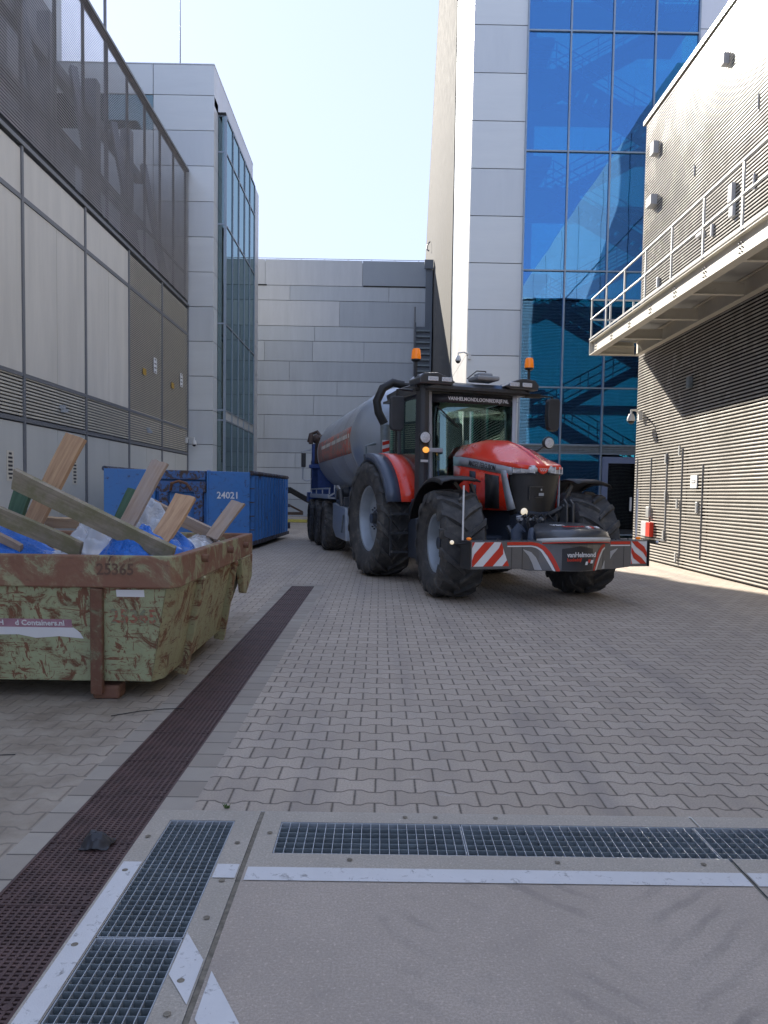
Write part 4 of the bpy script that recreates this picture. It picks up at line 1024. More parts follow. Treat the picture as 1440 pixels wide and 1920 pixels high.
# hood: loft
st_=[ # x, half width low, z low, half width shoulder, z shoulder, half crown, z crown, z top
 (2.02,.44,1.30,.46,2.10,.31,2.30,2.36),(2.4,.45,1.28,.47,2.08,.32,2.31,2.38),(2.9,.45,1.26,.47,2.02,.31,2.27,2.34),(3.3,.44,1.26,.46,1.96,.29,2.17,2.25),(3.6,.42,1.26,.45,1.92,.26,2.06,2.14),(3.82,.39,1.28,.43,1.89,.21,1.98,2.04),(3.95,.33,1.32,.37,1.87,.14,1.93,1.97),(4.02,.20,1.36,.22,1.85,.08,1.89,1.92)]
m=MB(); secs=[]
for x,a,za,b,zb_,c,zc,zt_ in st_:
    secs.append([Vector((x,y,z)) for y,z in ((-b,zb_+.02),(-b*.93,zb_+.07),(-c,zc),(-.05,zt_-.0),(-.03,zt_-.012),(.03,zt_-.012),(.05,zt_),(c,zc),(b*.93,zb_+.07),(b,zb_+.02))])
m.grid(secs,0,True); 
m.add(secs[0],[tuple(range(10))])
m.build('hood',M['red'],tr,solid=.012)
for sg in(-1,1):
    def sp_(x,t): # point on side surface
        xs=[q[0] for q in st_]; 
        for i in range(len(st_)-1):
            if x<=xs[i+1] or i==len(st_)-2:
                u=(x-xs[i])/(xs[i+1]-xs[i]); q=[lerp(A_,B_,u) for A_,B_ in zip(st_[i],st_[i+1])]; break
        return Vector((x,sg*lerp(q[1],q[3],t),lerp(q[2],q[4]+.02,t)))
    xs_=[2.02,2.3,2.6,2.9,3.2,3.45,3.7,3.88]
    def patch(pts,off,name,mat,th=.012):
        m=MB(); m.grid([[p+Vector((0,sg*off,0)) for p in r] for r in pts],0,True); return m.build(name,mat,tr,solid=th)
    patch([[sp_(x,t) for t in(0.02,.3,.6,.84)] for x in xs_[:-1]+[3.8]],0,'side_panel',M['red'])
    patch([[sp_(x,t) for t in(.82,1.0)] for x in xs_],.006,'side_stripe',M['silver'])
    # front edge stripe slanting down
    m=MB(); m.grid([[sp_(3.62+.16*(1-t),t)+Vector((0,sg*.008,0)),sp_(3.76+.16*(1-t),t)+Vector((0,sg*.008,0))] for t in(0.0,.25,.5,.75,.9)]); m.build('front_stripe',M['silver'],tr,solid=.014)
    patch([[sp_(x,t) for t in(.06,.4,.76)] for x in(3.18,3.4,3.58)],.010,'side_grille',M['black'])
    patch([[sp_(x,t) for t in(.56,.76)] for x in(2.66,2.86)],.010,'side_vent',M['navy']); patch([[sp_(x,t) for t in(.26,.5)] for x in(2.66,2.88)],.010,'side_vent',M['navy'])
    patch([[sp_(x,t) for t in(.02,.16)] for x in(2.62,2.84)],.010,'side_vent',M['navy'])
    if sg<0:
        a=sp_(2.62,.905); b=sp_(3.52,.905); text('MASSEY FERGUSON',.115,M['ledink'],frame((a+b)/2+Vector((0,-.017,0)),b-a,(0,0,1)),tr,width=.86)
        q=sp_(2.98,.12); MB().box(2.96,3.0,q.y-.014,q.y-.006,1.30,1.42).build('warning_label',M['yellows'],tr)
# lower red wedge
m=MB(); m.prism([(2.05,1.32),(2.9,1.29),(2.6,1.05),(2.3,1.0)],'y',-.45,-.43); m.prism([(2.05,1.32),(2.9,1.29),(2.6,1.05),(2.3,1.0)],'y',.43,.45); m.build('lower_panel',M['red'],tr)
# grille: curved black nose
m=MB(); secs=[]
for t in range(13):
    a=-1+2*t/12; y=.40*a; x=4.03-.20*abs(a)**2.2
    secs.append([Vector((x-.05*(1-q) ,y*(.90+.10*q),lerp(1.22,1.865,q))) for q in(0,.1,.3,.5,.7,.9,1.0)])
m.grid(secs); m.build('grille',M['black'],tr,solid=.02)
m=MB()
for (y0,y1,z0,z1) in((-.2,.02,1.62,1.635),(-.2,-.19,1.44,1.62),(-.1,.02,1.47,1.48)): m.box(4.0,4.035,y0,y1,z0,z1)
m.build('grille_frame',M['char'],tr)
MB().box(4.036,4.04,-.05,.03,1.50,1.54).box(4.036,4.04,-.02,-.0,1.57,1.60).build('badge',M['silver'],tr)
for sg in(-1,1):
    m=MB(); secs=[]
    for t in range(9):
        a=.22+.80*t/8; y=.40*a*sg; x=4.045-.20*a**2.2
        zlo=1.80+.045*(1-a) ; secs.append([Vector((x+.002,y,zlo)),Vector((x+.014,y,(zlo+1.93)/2)),Vector((x-.008,y,1.925-.0*a))])
    m.grid(secs); hl=m.build('headlight',M['lens'],tr,solid=.012)
    m=MB()
    for t0 in(.42,.68,.9):
        y=.40*t0*sg; x=4.066-.20*t0**2.2; m.box(x-.01,x+.004,y-.035,y+.035,1.825,1.835); m.box(x-.01,x+.004,y-.035,y-.028,1.835,1.90)
        m.box(x-.012,x+.003,y+.036,y+.05,1.815,1.915)
    m.build('reflector',M['white'],hl)
    m=MB(); m.grid([[Vector((4.045-.2*a**2.2+.012,.40*a*sg,z)) for z in(1.795,1.813)] for a in[.2+.82*t/8 for t in range(9)]]); m.build('headlight_trim',M['ledink'],hl,solid=.01)
# red beak between the headlights + emblem of three triangles
m=MB(); m.prism([(-.12,1.93),(-.06,1.83),(0,1.80),(.06,1.83),(.12,1.93)],'x',4.0,4.058); m.build('nose_beak',M['red'],tr,bevel=.01)
m=MB()
for y0 in(-.035,.0,.035):
    for (a,b) in(((y0-.024,1.885),(y0,1.845)),((y0,1.845),(y0+.024,1.885)),((y0-.024,1.885),(y0+.024,1.885))): m.bar((4.062,a[0],a[1]),(4.062,b[0],b[1]),.004,.006,up=(1,0,0))
m.build('emblem',M['white'],tr)
# lit lamp below grille
m=MB(); m.sphere((3.99,-.25,1.27),.055,14,(.5,1,1)); m.build('work_lamp',M['lamp'],tr)
m=MB(); m.box(3.7,3.95,-.34,.34,1.0,1.24); m.box(3.6,3.98,-.30,.30,.6,1.0); m.build('front_frame',M['navy'],tr,bevel=.03)
# front linkage, hoses and arms
m=MB()
for sg in(-1,1):
    m.bar((3.8,sg*.30,.62),(4.45,sg*.38,.62),.10,.16); m.tube([(3.85,sg*.42,1.05),(4.3,sg*.42,.68)],.045,8)
    m.bar((3.3,sg*.52,1.15),(3.45,sg*.60,.55),.07,.10)
m.prism([(4.12,.95),(4.32,.95),(4.30,1.40),(4.22,1.46),(4.14,1.42)],'y',.24,.27); m.prism([(4.12,.95),(4.32,.95),(4.30,1.40),(4.22,1.46),(4.14,1.42)],'y',.34,.37)
m.tube([(4.22,.22,1.36),(4.22,.39,1.36)],.03,8); m.tube([(3.9,-.02,1.12),(4.22,.30,1.38)],.035,8)
m.build('front_linkage',M['char'],tr,bevel=.008)
m=MB(); rn=random.Random(5)
for i in range(9):
    y=-.32+i*.06; m.tube([(3.98,y,1.18),(4.08+rn.random()*.06,y+rn.uniform(-.04,.04),1.24),(4.18,y+rn.uniform(-.06,.06),1.12),(4.20,y+rn.uniform(-.1,.1),.95)],.011,6)
m.build('hydraulic_hoses',M['hose'],tr)
m=MB()
for y in(-.34,-.2,-.1,.0): m.lathe([(.001,.06),(.022,.06),(.022,0),(.03,0),(.03,-.04),(.001,-.04)],(4.02,y,1.17),'x',8)
m.tube([(4.0,-.38,1.2),(4.06,-.30,1.22),(4.06,-.1,1.22),(4.0,-.05,1.2)],.01,6); m.build('couplings',M['silver'],tr)
m=MB(); m.tube([(4.15,-.45,.72),(4.15,-.45,1.0),(4.2,-.40,1.06)],.085,12); m.tube([(4.32,-.30,.72),(4.32,-.30,.95),(4.28,-.26,1.02)],.07,12); m.build('hydraulic_cylinder',M['navyf'],tr)
# front bumper with decals
BX=4.72; YC=.13; zb0,zb1=.53,.90
bt=[]  # outline of the beam in plan: bulges forward in the middle
m=MB()
def bumpx(y): a=abs(y-YC); return BX-.10 if a>.62 else BX-.10+.22*(math.cos(min(1,a/.62)*math.pi)+1)/2
ysb=[-1.38,-1.1,-.8,-.62,-.5,-.38,-.25,-.12,0,.12,.25,.38,.5,.62,.8,1.1,1.38]
vs=[];
for y in ysb: x=bumpx(y); zl=zb0-.03*(1 if abs(y-YC)<.7 else 0); vs+= [Vector((x-.24,y,zl)),Vector((x,y,zl)),Vector((x,y,zb1)),Vector((x-.24,y,zb1))]
n=len(ysb); fs=[]
for i in range(n-1):
    for k_ in range(4): fs.append((i*4+k_,i*4+(k_+1)%4,(i+1)*4+(k_+1)%4,(i+1)*4+k_))
fs+=[(0,1,2,3),((n-1)*4,(n-1)*4+1,(n-1)*4+2,(n-1)*4+3)]
m.add(vs,fs); bp=m.build('bumper',P('bumper_grey',(.12,.122,.13),.36,.25,.1,4,coat=.5),tr,bevel=.008)
def decal(pts,mat,name,off=.006,parent=bp):
    # pts in (y,z); subdivided strips follow the curved front
    m=MB(); m.add([Vector((bumpx(y)+off,y,z)) for y,z in pts]+[Vector((bumpx(y)-.01,y,z)) for y,z in pts],[tuple(range(len(pts)))]+[(i,(i+1)%len(pts),len(pts)+(i+1)%len(pts),len(pts)+i) for i in range(len(pts))]); return m.build(name,mat,parent)
def strip(top,bot,mat,name,off=.005,n=20):
    top=[(a+YC,b) for a,b in top]; bot=[(a+YC,b) for a,b in bot]
    m=MB(); rows=[]
    ya,yb_=top[0][0],top[-1][0]
    def ev(c,y):
        for i in range(len(c)-1):
            lo,hi=sorted((c[i][0],c[i+1][0]))
            if lo-1e-6<=y<=hi+1e-6: u=(y-c[i][0])/(c[i+1][0]-c[i][0]); return lerp(c[i][1],c[i+1][1],u)
        return c[-1][1]
    for i in range(n+1):
        y=lerp(ya,yb_,i/n); rows.append([Vector((bumpx(y)+off,y,ev(bot,y))),Vector((bumpx(y)+off,y,ev(top,y)))])
    m.grid(rows,0,False); return m.build(name,mat,bp,solid=.002)
for sg in(-1,1):
    # chevron boards: red/white diagonals
    y0,y1=(1.35*sg,1.0*sg) if sg<0 else (1.08,1.35)
    yo,yi=sg*1.36,(-.82 if sg<0 else 1.10)
    w0=abs(yo-yi)
    base=[(yo,.57),(yi,.57),(yi+(-.12 if sg<0 else -.0)*1.0,.885),(yo,.885)]
    decal(base,M['white'],'warning_board',.004)
    # diagonals
    ys0=min(yo,yi); ys1=max(yo,yi); k_=0; sl=1.0 if sg<0 else -1.6
    def clipx(y,z):
        if sg<0: return min(max(y,ys0),ys1-.12*(z-.57)/.315)
        return min(max(y,ys0),ys1)
    c=ys0-.40
    while c<ys1+.6:
        q=[]
        for z in(.57,.65,.73,.81,.885):
            q.append((clipx(c+(z-.57)*sl*.95,z),z))
        q2=[]
        for z in(.885,.81,.73,.65,.57):
            q2.append((clipx(c+.14+(z-.57)*sl*.95,z),z))
        pts=q+q2
        if max(p[0] for p in pts)-min(p[0] for p in pts)>.02:
            m=MB(); 
            rows=[[Vector((bumpx(a[0])+.0075,a[0],a[1])),Vector((bumpx(b[0])+.0075,b[0],b[1]))] for a,b in zip(q,q2[::-1])]
            m.grid(rows,0,False).build('warning_stripe',M['redd'],bp)
        c+=.28
# long red and white lines with arcs
for sg in(-1,1):
    s0=.98 if sg<0 else .95
    top=[(sg*s0,.885),(sg*.62,.885),(sg*.52,.87),(sg*.44,.83),(sg*.37,.75),(sg*.31,.64),(sg*.26,.52)]
    bot=[(sg*s0,.845),(sg*.62,.845),(sg*.54,.83),(sg*.47,.79),(sg*.40,.70),(sg*.34,.59),(sg*.30,.50),(sg*.26,.50)]
    strip(top,bot,M['redd'],'red_line',n=36)
    top=[(sg*s0,.838),(sg*.62,.838),(sg*.54,.823),(sg*.47,.783),(sg*.41,.70),(sg*.35,.59),(sg*.31,.50)]
    bot=[(sg*s0,.822),(sg*.62,.822),(sg*.55,.805),(sg*.49,.765),(sg*.43,.67),(sg*.37,.56),(sg*.34,.50),(sg*.31,.50)]
    strip(top,bot,M['white'],'white_line',n=36)
    strip([(sg*.74,.79),(sg*.62,.75),(sg*.55,.68),(sg*.50,.58),(sg*.47,.515)],[(sg*.74,.78),(sg*.66,.70),(sg*.6,.60),(sg*.57,.515),(sg*.47,.51)],M['silver'],'grey_swoosh',n=20)
strip([(-.24,.80),(0,.84),(.24,.80)],[(-.24,.515),(0,.51),(.24,.515)],M['ledink'],'name_field',off=.003,n=14)
def seg(y0,y1): pass
bm_=frame((BX+.135,.0,.70),(0,1,0),(0,0,1))
text('vanHelmond',.092,M['white'],frame((BX+.150,YC,.725),(0,1,0),(0,0,1)),bp,width=.44)
text('loonbedrijf',.06,M['redd'],frame((BX+.150,YC-.11,.66),(0,1,0),(0,0,1)),bp,width=.22)
m=MB()
for (y0,z0,mm) in((.06,.59,0),(.10,.62,1),(.14,.61,0)): y0+=YC; m.add([Vector((BX+.145,y0,z0)),Vector((BX+.145,y0+.035,z0)),Vector((BX+.145,y0+.048,z0+.045)),Vector((BX+.145,y0+.013,z0+.045))],[(0,1,2,3)],mm)
m.build('company_mark',[M['white'],M['redd']],bp,solid=.003)
for y in(-1.385,1.385): pass
m=MB()
for y in(-1.15,-.95,-.75,-.6,.6,.9,1.1): m.tube([(BX-.18,y,.895),(BX-.18,y,.925)],.012,8)
for y in(-.62,.62,-.78,.98): m.box(bumpx(y)-.002,bumpx(y)+.004,y-.004,y+.004,.52,.89)
m.build('bolts',M['char'],bp)
MB().box(BX-.36,BX-.08,-1.40,-1.382,.53,.90).build('end_plate',M['black'],tr); MB().box(BX-.36,BX-.08,1.382,1.40,.53,.90).build('end_plate',M['black'],tr)
# tool box lid above the bumper
m=MB(); rows=[]
for i in range(9):
    v=i/8
    r=[]
    for j in range(17):
        a=-1+2*j/16; hw=lerp(.38,.58,math.sin(v*math.pi/2)); y=a*hw+YC+.06
        x=lerp(4.22,BX+.20,v)-(.34*v)*abs(a)**2.4
        z=lerp(1.13,1.01,v**1.6)-.035*abs(a)**3-(.07 if i==8 else 0)
        r.append(Vector((x,y,z)))
    rows.append(r)
m.grid(rows); lid=m.build('toolbox_lid',P('lid_grey',(.075,.08,.088),.38,.2,.1,4,coat=.4),tr,solid=.02)
m=MB(); r8=rows[7]; m.grid([[p+Vector((.004,0,-.035)) for p in rows[8]],[p+Vector((.012,0,.020)) for p in rows[8]]]); m.build('lid_edge',M['offw'],lid,solid=.01)
m=MB(); m.grid([[Vector((p.x-.02,p.y,.87)) for p in rows[8]],[Vector((p.x,p.y,.93)) for p in rows[8]]]); m.build('toolbox_base',M['char'],lid,solid=.02)
m=MB(); m.grid([[p+Vector((.008,0,-.052)) for p in rows[8]],[p+Vector((.008,0,-.037)) for p in rows[8]]]); m.build('red_edge',M['redd'],lid,solid=.006)
nl_=(rows[5][8]-rows[3][8]).normalized()
text('van',.15,M['white'],frame(rows[4][4]+Vector((0,.02,.022)),(0,1,0),-nl_),lid,width=.20)
text('helmond',.10,M['redd'],frame(rows[5][7]+Vector((.04,-.02,.022)),(0,1,0),-nl_),lid,width=.32)
m=MB()
for (y,mi) in((.22,0),(.285,1),(.35,0)):
    p=rows[5][8]; m.obox((p.x+.02+(0 if mi==0 else -.03),y+YC,p.z+.010),(.035,0,-.008),(0,.024,0),(0,0,.006),mi)
m.build('company_mark',[M['white'],M['redd']],lid)
# marker rods, small lamps
for y in(-1.40,1.33):
    m=MB(); m.tube([(BX-.30,y,.9),(BX-.30,y,1.62)],.013,8); m.build('marker_rod',M['white'],tr)
    MB().sphere((BX-.2,y*.97,.925),.03,10,(1.6,1,.7)).build('side_marker',M['orange'],tr)
m=MB(); m.sphere((BX-.2,-1.60,.88),.028,12); m.build('end_lamp',M['lamp'],tr); MB().tube([(BX-.2,-1.40,.86),(BX-.2,-1.58,.86)],.012,6).build('lamp_bracket',M['black'],tr)
MB().tube([(BX-.25,1.39,.8),(BX-.25,1.5,.86),(BX-.25,1.62,.86)],.02,8).build('lamp_bracket',M['black'],tr); MB().sphere((BX-.25,1.66,.86),.022,10).build('end_lamp',M['white'],tr)
# ---- cab
CF,CR_=1.72,-.10
m=MB()
m.prism([(CR_,2.0),(CR_-.05,3.2),(CR_+.1,3.2),(CR_+.12,2.0)],'y',-.78,-.70); m.prism([(CR_,2.0),(CR_-.05,3.2),(CR_+.1,3.2),(CR_+.12,2.0)],'y',.70,.78)
for sg in(-1,1): m.bar((.55,sg*.86,1.5),(.45,sg*.84,3.2),.06,.09)
m.box(CR_-.05,CF-.02,-.80,.80,3.14,3.22)
m.box(CR_-.1,1.7,-.62,.62,1.30,1.68)
m.box(CR_,.9,-.8,.8,1.68,2.02)
m.build('cab_frame',M['char'],tr,bevel=.015)
for sg in(-1,1):
    m=MB(); m.bar((CF+.06,sg*.77,1.42),(CF,sg*.80,3.20),.075,.075); m.build('cab_pillar',M['silver'],tr,bevel=.01)
    MB().prism([(CF-.02,1.55),(CF-.06,3.12),(.55,3.12),(.62,1.55)],'y',sg*.845,sg*.855).build('door_glass',M['cabglass'],tr)
    MB().prism([(.5,2.05),(.42,3.12),(CR_+.05,3.12),(CR_+.08,2.05)],'y',sg*.83,sg*.84).build('side_glass',M['cabglass'],tr)
    m=MB(); m.bar((.6,sg*.86,1.55),(.6,sg*.86,1.5),.02,.02)
    m.bar((.62,sg*.86,2.05),(1.0,sg*.88,1.45),.05,.10); m.build('door_sill',M['silver'],tr)
m=MB(); rows=[]
for z in(1.55,1.95,2.35,2.75,3.14):
    rows.append([Vector((CF+.06-(z-1.55)*.04+.10*(1-(a/1.0)**2),.74*a,z)) for a in[-1,-.66,-.33,0,.33,.66,1]])
m.grid(rows); ws=m.build('windscreen',M['cabglass'],tr,solid=.006)
m=MB(); rows=[]
for z in(3.02,3.16): rows.append([Vector((CF+.075-(z-1.55)*.04+.10*(1-a**2),.745*a,z)) for a in[-1,-.66,-.33,0,.33,.66,1]])
m.grid(rows); sb=m.build('sun_strip',M['ledink'],ws,solid=.003)
text('VANHELMONDLOONBEDRIJF.NL',.085,M['white'],frame((CF+.135,0.05,3.085),(0,1,0),(-.04,0,1)),sb,width=1.12)
m=MB(); m.grid([[Vector((CR_-.02,.68*a,z)) for a in(-1,1)] for z in(2.05,3.12)]); m.build('rear_window',M['cabglass'],tr,solid=.006)
# roof with raised corner pods
m=MB(); secs=[]
for x,zt_,hw in((-.35,3.30,.72),(-.2,3.40,.84),(.6,3.42,.90),(1.4,3.40,.92),(1.85,3.36,.93),(1.98,3.28,.93)):
    secs.append([Vector((x,y,z)) for y,z in ((-hw,3.22),(-hw-.03,zt_-.06),(-hw+.12,zt_),(0,zt_-.015),(hw-.12,zt_),(hw+.03,zt_-.06),(hw,3.22))])
m.grid(secs); m.add(secs[0],[tuple(range(7))]); m.add(secs[-1],[tuple(range(7))]); m.box(-.3,1.9,-.9,.9,3.19,3.23)
rf=m.build('cab_roof',M['char'],tr)
for sg in(-1,1):
    m=MB(); m.prism([(sg*.45,3.33),(sg*.62,3.42),(sg*.78,3.47),(sg*1.02,3.45),(sg*1.10,3.37),(sg*1.08,3.28),(sg*.55,3.28)],'x',1.55,2.03); m.build('roof_pod',M['char'],rf,bevel=.02)
    for yy in(.62,.86): 
        m=MB().box(2.03,2.05,sg*yy-.09,sg*yy+.09,3.325,3.395); m.build('roof_lamp',M['lens'],rf,bevel=.008)
m=MB(); m.box(1.5,1.9,.0,.42,3.42,3.50); m.box(1.55,1.8,.08,.34,3.50,3.56); m.build('receiver',P('receiver_grey',(.30,.31,.32),.5,.1),rf,bevel=.03)
m=MB(); m.tube([(1.6,.3,3.5),(1.55,.32,3.62),(1.65,.1,3.60),(1.7,-.1,3.45)],.01,6); m.build('cable',M['hose'],rf)
for sg in(-1,1):
    bx_=1.75
    m=MB(); m.tube([(bx_,sg*1.02,3.20),(bx_,sg*1.05,3.34),(bx_,sg*1.05,3.66)],.025,8); m.box(bx_-.05,bx_+.05,sg*.9 if sg>0 else -1.08,1.08 if sg>0 else -.9,3.2,3.24)
    m.build('beacon_post',M['black'],tr)
    m=MB(); m.lathe([(.075,0),(.08,.03),(.07,.14),(.055,.17),(.001,.18)],(bx_,sg*1.05,3.70),'z',16); b_=m.build('beacon',M['orange'],tr)
    m=MB(); m.lathe([(.001,-.02),(.05,-.02),(.078,.0),(.078,.02)],(bx_,sg*1.05,3.68),'z',14); m.build('beacon_base',M['black'],b_)
# mirrors
m=MB(); m.tube([(1.4,-.95,3.24),(1.3,-1.1,3.26),(1.3,-1.2,3.26),(1.3,-1.22,2.2)],.022,8); m.build('mirror_arm',M['black'],tr)
m=MB(); m.prism([(-1.31,3.14),(-1.12,3.14),(-1.09,3.10),(-1.09,2.62),(-1.13,2.56),(-1.30,2.56),(-1.34,2.62),(-1.34,3.10)],'x',1.28,1.38); m.build('mirror',M['darkgrey'],tr,bevel=.02)
m=MB(); m.tube([(1.75,.95,3.22),(1.7,1.3,3.24),(1.68,1.56,3.24),(1.68,1.60,2.7)],.022,8); m.bar((1.75,.95,3.22),(1.7,1.3,3.24),.05,.07); m.build('mirror_arm',M['black'],tr)
m=MB(); m.prism([(1.47,3.20),(1.65,3.20),(1.68,3.15),(1.67,2.70),(1.62,2.64),(1.49,2.64),(1.45,2.70),(1.43,2.9),(1.44,3.15)],'x',1.66,1.78); m.build('mirror',M['darkgrey'],tr,bevel=.02)
# exhaust pillar at right front corner
m=MB(); m.prism([(1.62,-1.0),(1.86,-1.0),(1.88,-.93),(1.86,-.84),(1.62,-.84)],'z',1.35,3.30); m.build('exhaust_stack',M['darkgrey'],tr,bevel=.03)
for sg,yy in((-1,-1.02),(1,1.12)):
    xx=1.95 if sg<0 else 1.9; zz=2.42
    m=MB(); m.lathe([(.001,.0),(.09,.0),(.11,-.02),(.10,-.08),(.05,-.11),(.001,-.11)],(xx,yy+(.08 if sg<0 else .28),zz),'x',18); L_=m.build('front_lamp_housing',M['black'],tr)
    m=MB(); m.lathe([(.001,.012),(.06,.01),(.088,.002)],(xx,yy+(.08 if sg<0 else .28),zz),'x',18); m.build('lens',M['lens'],L_)
    if sg<0:
        MB().sphere((1.93,-.92,2.22),.05,12,(.6,1.2,1)).build('indicator',M['amberlit'],tr)
        MB().box(1.90,1.915,-1.0,-.87,2.02,2.06).build('label_plate',M['offw'],tr)
        MB().bar((1.92,-.88,2.22),(1.92,-.62,2.22),.03,.07).build('grab_handle',M['silver'],tr,bevel=.01)
    else: MB().tube([(1.78,.8,2.2),(1.85,1.2,2.28),(1.86,1.38,2.4)],.02,6).build('lamp_bracket',M['black'],tr)
# interior
m=MB(); m.prism([(.55,1.95),(.62,2.78),(.80,2.80),(.86,2.15),(1.15,2.12),(1.15,1.98),(.9,1.9)],'y',-.27,.27); m.box(.6,.78,-.14,.14,2.8,2.95); m.build('seat',M['black'],tr,bevel=.04)
m=MB(); m.lathe([(.17,-.012),(.19,0),(.17,.012),(.15,0)],(0,0,0),'z',24,close=True); m.xf(Matrix.Translation((1.32,0,2.18))@Matrix.Rotation(R(-35),4,'Y')); m.tube([(1.32,0,2.16),(1.48,0,1.7)],.04,8); m.build('steering_wheel',M['black'],tr)
MB().box(.0,.03,-.66,.15,2.0,2.85).build('rear_panel',P('beige_lining',(.62,.60,.45),.8),tr)
MB().box(.1,1.6,-.7,.7,3.09,3.12).build('headlining',P('grey_lining',(.6,.62,.56),.8),tr)
m=MB(); m.box(1.45,1.66,-.26,.26,1.6,2.02); m.build('dashboard',M['black'],tr,bevel=.04)
m=MB(); m.box(1.3,1.5,-.70,-.48,1.62,2.08); m.build('cool_box',P('blue_box',(.02,.10,.42),.4),tr,bevel=.02)
m=MB(); m.box(1.62,1.64,-.09,-.02,2.28,2.42); m.build('paper_note',M['white'],tr)
m=MB(); m.bar((1.84,-.70,2.95),(1.84,-.3,2.62),.015,.02); m.build('wiper',M['black'],tr)

# ------------------------------------------------ tanker
tkO=Vector((.62,16.1,0)); tka=math.atan2(-math.cos(.19),math.sin(.19))
tk=empty('slurry_tanker',tkO,tka,'long grey slurry tanker with a faded red band coupled behind the tractor','tanker')
Rt,zc=1.12,2.68
m=MB(); m.lathe([(Rt,-.86),(Rt+.012,-.88),(Rt,-.92),(Rt,-2.2),(Rt+.008,-2.22),(Rt,-2.26),(Rt,-4.6),(Rt+.008,-4.62),(Rt,-4.66),(Rt,-7.6),(Rt*.85,-7.95),(Rt*.4,-8.1),(.001,-8.12)],(0,0,zc),'x',56); tkb=m.build('tank',M['tank'],tk)
m=MB(); m.lathe([(Rt,.0),(Rt*.99,.25),(Rt*.96,.5),(Rt*.88,.8),(Rt*.7,1.02),(Rt*.4,1.12),(.001,1.15)],(-.86,0,zc),'x',56); m.build('tank_head',M['tankhead'],tkb)
m=MB()
a0,a1=R(-106),R(-76)
rows=[[Vector((x,(Rt+.006)*math.sin(a),zc+(Rt+.006)*math.cos(a))) for a in[lerp(a0,a1,i/6) for i in range(7)]] for x in(-1.0,-2,-4,-6,-7.3)]
m.grid(rows); m.build('red_band',M['tankred'],tkb,solid=.004)
m=MB()
for i in range(16):
    x=-1.2-i*.34; a=R(-86); w_=.12+.1*(i%3)
    m.obox((x,(Rt+.012)*math.sin(a),zc+(Rt+.012)*math.cos(a)),(w_/2,0,0),(0,0,.045),(0,.003,0))
m.build('band_lettering',M['pan'],tkb)
m=MB(); m.box(-7.9,.4,-.55,.55,.85,1.12); m.box(-7.6,-.6,-.45,-.25,1.12,1.75); m.box(-7.6,-.6,.25,.45,1.12,1.75); m.bar((.4,0,.9),(1.35,0,.75),.3,.25); m.box(-7.6,-.6,-1.1,-.6,1.0,1.16); m.box(-7.6,-.6,.6,1.1,1.0,1.16); m.build('tank_frame',M['navy'],tk,bevel=.02)
for x in(-4.3,-6.1,-7.9):
    for sg in(-1,1): wheel(tk,x+.0,sg*1.03,.66,.56,.37,sg,20,.03)
# side apron and box before wheels
for sg in(-1,1):
    m=MB(); m.prism([(-1.35,1.15),(-1.2,.42),(-2.9,.42),(-3.5,.62),(-3.5,1.25)],'y',sg*.72,sg*1.16); m.build('side_locker',M['tankhead'],tk,bevel=.02)
    m=MB(); m.box(-8.0,-3.4,sg*1.28-.015,sg*1.28+.015,1.36,1.46); m.box(-8.0,-3.4,min(sg*.7,sg*1.27),max(sg*.7,sg*1.27),1.34,1.37); m.bar((-3.4,sg*1.28,1.4),(-3.4,sg*.9,1.62),.04,.04); m.box(-8,-3.4,sg*1.25-.012,sg*1.25+.012,1.58,1.62)
    for x in(-3.5,-5,-6.5,-7.9): m.box(x-.02,x+.02,sg*1.25-.014,sg*1.25+.014,1.46,1.58)
    m.build('running_board',M['silver'],tk)
m=MB(); m.lathe([(.001,-.15),(.17,-.15),(.17,.15),(.001,.15)],(-2.7,-1.05,1.5),'y',16); m.tube([(-2.2,-1.1,1.2),(-2.2,-1.15,1.55),(-2.6,-1.15,1.62)],.07,8); m.box(-3.3,-1.9,-1.1,-.8,1.18,1.4); m.build('valves',M['char'],tk,bevel=.01)
m=MB(); m.box(-1.3,-.9,-.85,-.55,.5,1.7); m.tube([(-.9,-.9,.4),(-.85,-.95,1.1),(-1.1,-1.0,1.5)],.03,6); m.tube([(-1.6,-1.2,.6),(-1.3,-1.2,1.0)],.02,6); m.build('hose_stack',M['galvd'],tk)
# big bent suction hose at front top
m=MB(); m.tube([(.6,-.30,3.66),(.6,-.52,3.70),(.6,-.72,3.58),(.6,-.84,3.32),(.6,-.80,3.10),(.6,-.68,2.88)],.085,12); m.tube([(.6,-.3,3.66),(.75,.5,3.66)],.05,8); m.build('suction_hose',M['hose'],tk)
m=MB(); m.tube([(.6,-.66,2.86),(.6,-.62,1.2)],.10,10); m.tube([(.35,-1.0,1.2),(.35,-1.0,2.45),(.35,-.8,2.5)],.03,6); m.build('suction_pipe',M['galvd'],tk)
MB().box(.72,.74,-.74,-.60,2.0,2.55).build('warning_board',M['white'],tk)
m=MB()
for i in range(4): m.add([Vector((.745,-.74,2.02+i*.14)),Vector((.745,-.60,2.06+i*.14)),Vector((.745,-.60,2.13+i*.14)),Vector((.745,-.74,2.09+i*.14))],[(0,1,2,3)])
m.build('warning_stripe',M['redd'],tk,solid=.003)
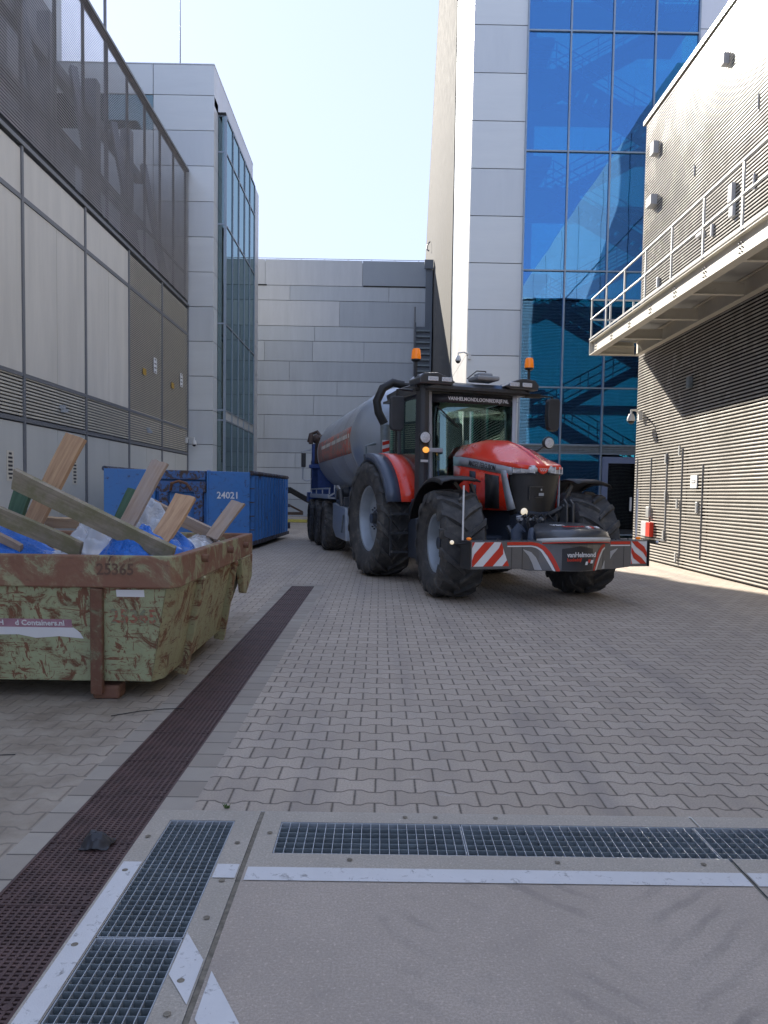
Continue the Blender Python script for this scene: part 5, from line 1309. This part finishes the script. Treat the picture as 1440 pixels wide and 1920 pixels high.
# rear: blue frame, folded arm, mirror
m=MB(); m.box(-8.7,-8.3,-1.2,-.5,1.2,2.5); m.box(-8.9,-8.2,-1.3,1.3,1.2,1.5); m.bar((-8.4,-1.1,1.4),(-8.4,-1.1,3.0),.2,.2); m.bar((-8.3,-1.3,2.3),(-8.3,.2,2.3),.12,.12); m.build('rear_frame',M['bluef'],tk,bevel=.02)
m=MB(); m.tube([(-8.4,-1.05,2.4),(-8.35,-1.0,2.9),(-8.1,-.9,3.2)],.13,10); m.tube([(-8.2,-.9,3.15),(-8.3,-1.05,3.38),(-8.4,-1.25,3.3),(-8.4,-1.3,3.05)],.06,8)
m.sphere((-8.3,-1.05,3.15),.16,10); m.box(-8.45,-8.25,-1.3,-1.18,3.0,3.3); m.build('loading_arm',P('rusty_black_arm',(.07,.045,.035),.6,.3,.4,6,.4),tk,bevel=.02)
m=MB(); m.box(-8.55,-8.45,-1.52,-1.38,2.28,2.72); m.build('mirror',M['black'],tk,bevel=.02)
m=MB(); m.tube([(-8.5,-1.1,1.95),(-8.5,-1.35,1.85),(-8.5,-1.47,1.9),(-8.5,-1.47,2.78),(-8.5,-1.1,2.85)],.022,6); m.build('mirror_arm',M['silver'],tk)

# ------------------------------------------------ far gear beside the hall
eq=empty('hose_reel_trailer',(-5.2,42,0),0,'rusty trailer frame with black hoses standing by the hall wall','trailer')
m=MB(); m.box(-1.0,-.6,-.4,.4,0,1.6); m.box(-.7,1.0,-.3,.3,.25,.4); m.bar((-.6,0,1.2),(1.0,0,.4),.1,.1); m.box(-.9,-.5,-.3,.3,1.6,2.1); m.build('frame',P('rusty_steel',(.09,.06,.045),.7,.2,.3,4),eq)
m=MB()
for i in range(3): m.tube([(-.6,0,1.3+.15*i),(.3,0,1.5+.1*i),(1.2,0,1.0+.1*i),(2.0,0,.8+.1*i)],.07,6)
m.build('hoses',M['hose'],eq)
for i,(yy,lab) in enumerate(((37.2,'nearest yellow hose lying across the paving before the hall'),(38.4,'middle yellow hose lying across the paving before the hall'),(39.6,'farthest yellow hose lying across the paving before the hall'))):
    o=MB().tube([(-6.8,yy,.05),(-5.6,yy-.2,.05),(-4.6,yy+.25,.05),(-3.6,yy+.1,.05),(-2.4,yy-.2,.05)],.035,6).build('yellow_hose',M['yellow']); tag(o,lab,'hose','yellow hoses on the ground')
# small emblem lamp on hall wall
# black bag, weed, twigs, scraps
crumple(-1.17,3.17,-.002,.062,.055,.055,M['ledink'],'small crumpled black bag lying on the rusty trench grate',31,'plastic_bag',14,'plastic bag',1.6)
m=MB(); rn=random.Random(9)
for i in range(14):
    a=rn.random()*6.28; l_=.016+.016*rn.random(); c_=Vector((-.70+rn.uniform(-.012,.012),3.56,0)); tip=c_+Vector((math.cos(a)*l_*.7,math.sin(a)*l_*.7,l_)); side=Vector((-math.sin(a),math.cos(a),0))*.003
    m.add([c_-side*.4,c_+side*.4,c_.lerp(tip,.6)+side,tip,c_.lerp(tip,.6)-side],[(0,1,2,3,4)])
tag(m.build('weed',M['weed'],solid=.001),'tiny green weed growing in the joint above the left drain frame','weed')
for (pts,lab) in (([(-2.45,4.22),(-2.3,4.24),(-2.15,4.22),(-2.02,4.24)],'thin dark twig on the dirty paving below the skip'),([(-1.75,5.0),(-1.6,5.12),(-1.45,5.18),(-1.32,5.2)],'curved dark wire lying beside the skip corner')):
    tag(MB().tube([(x,y,.006) for x,y in pts],.0028,5).build('twig',M['dark']),lab,'twig')
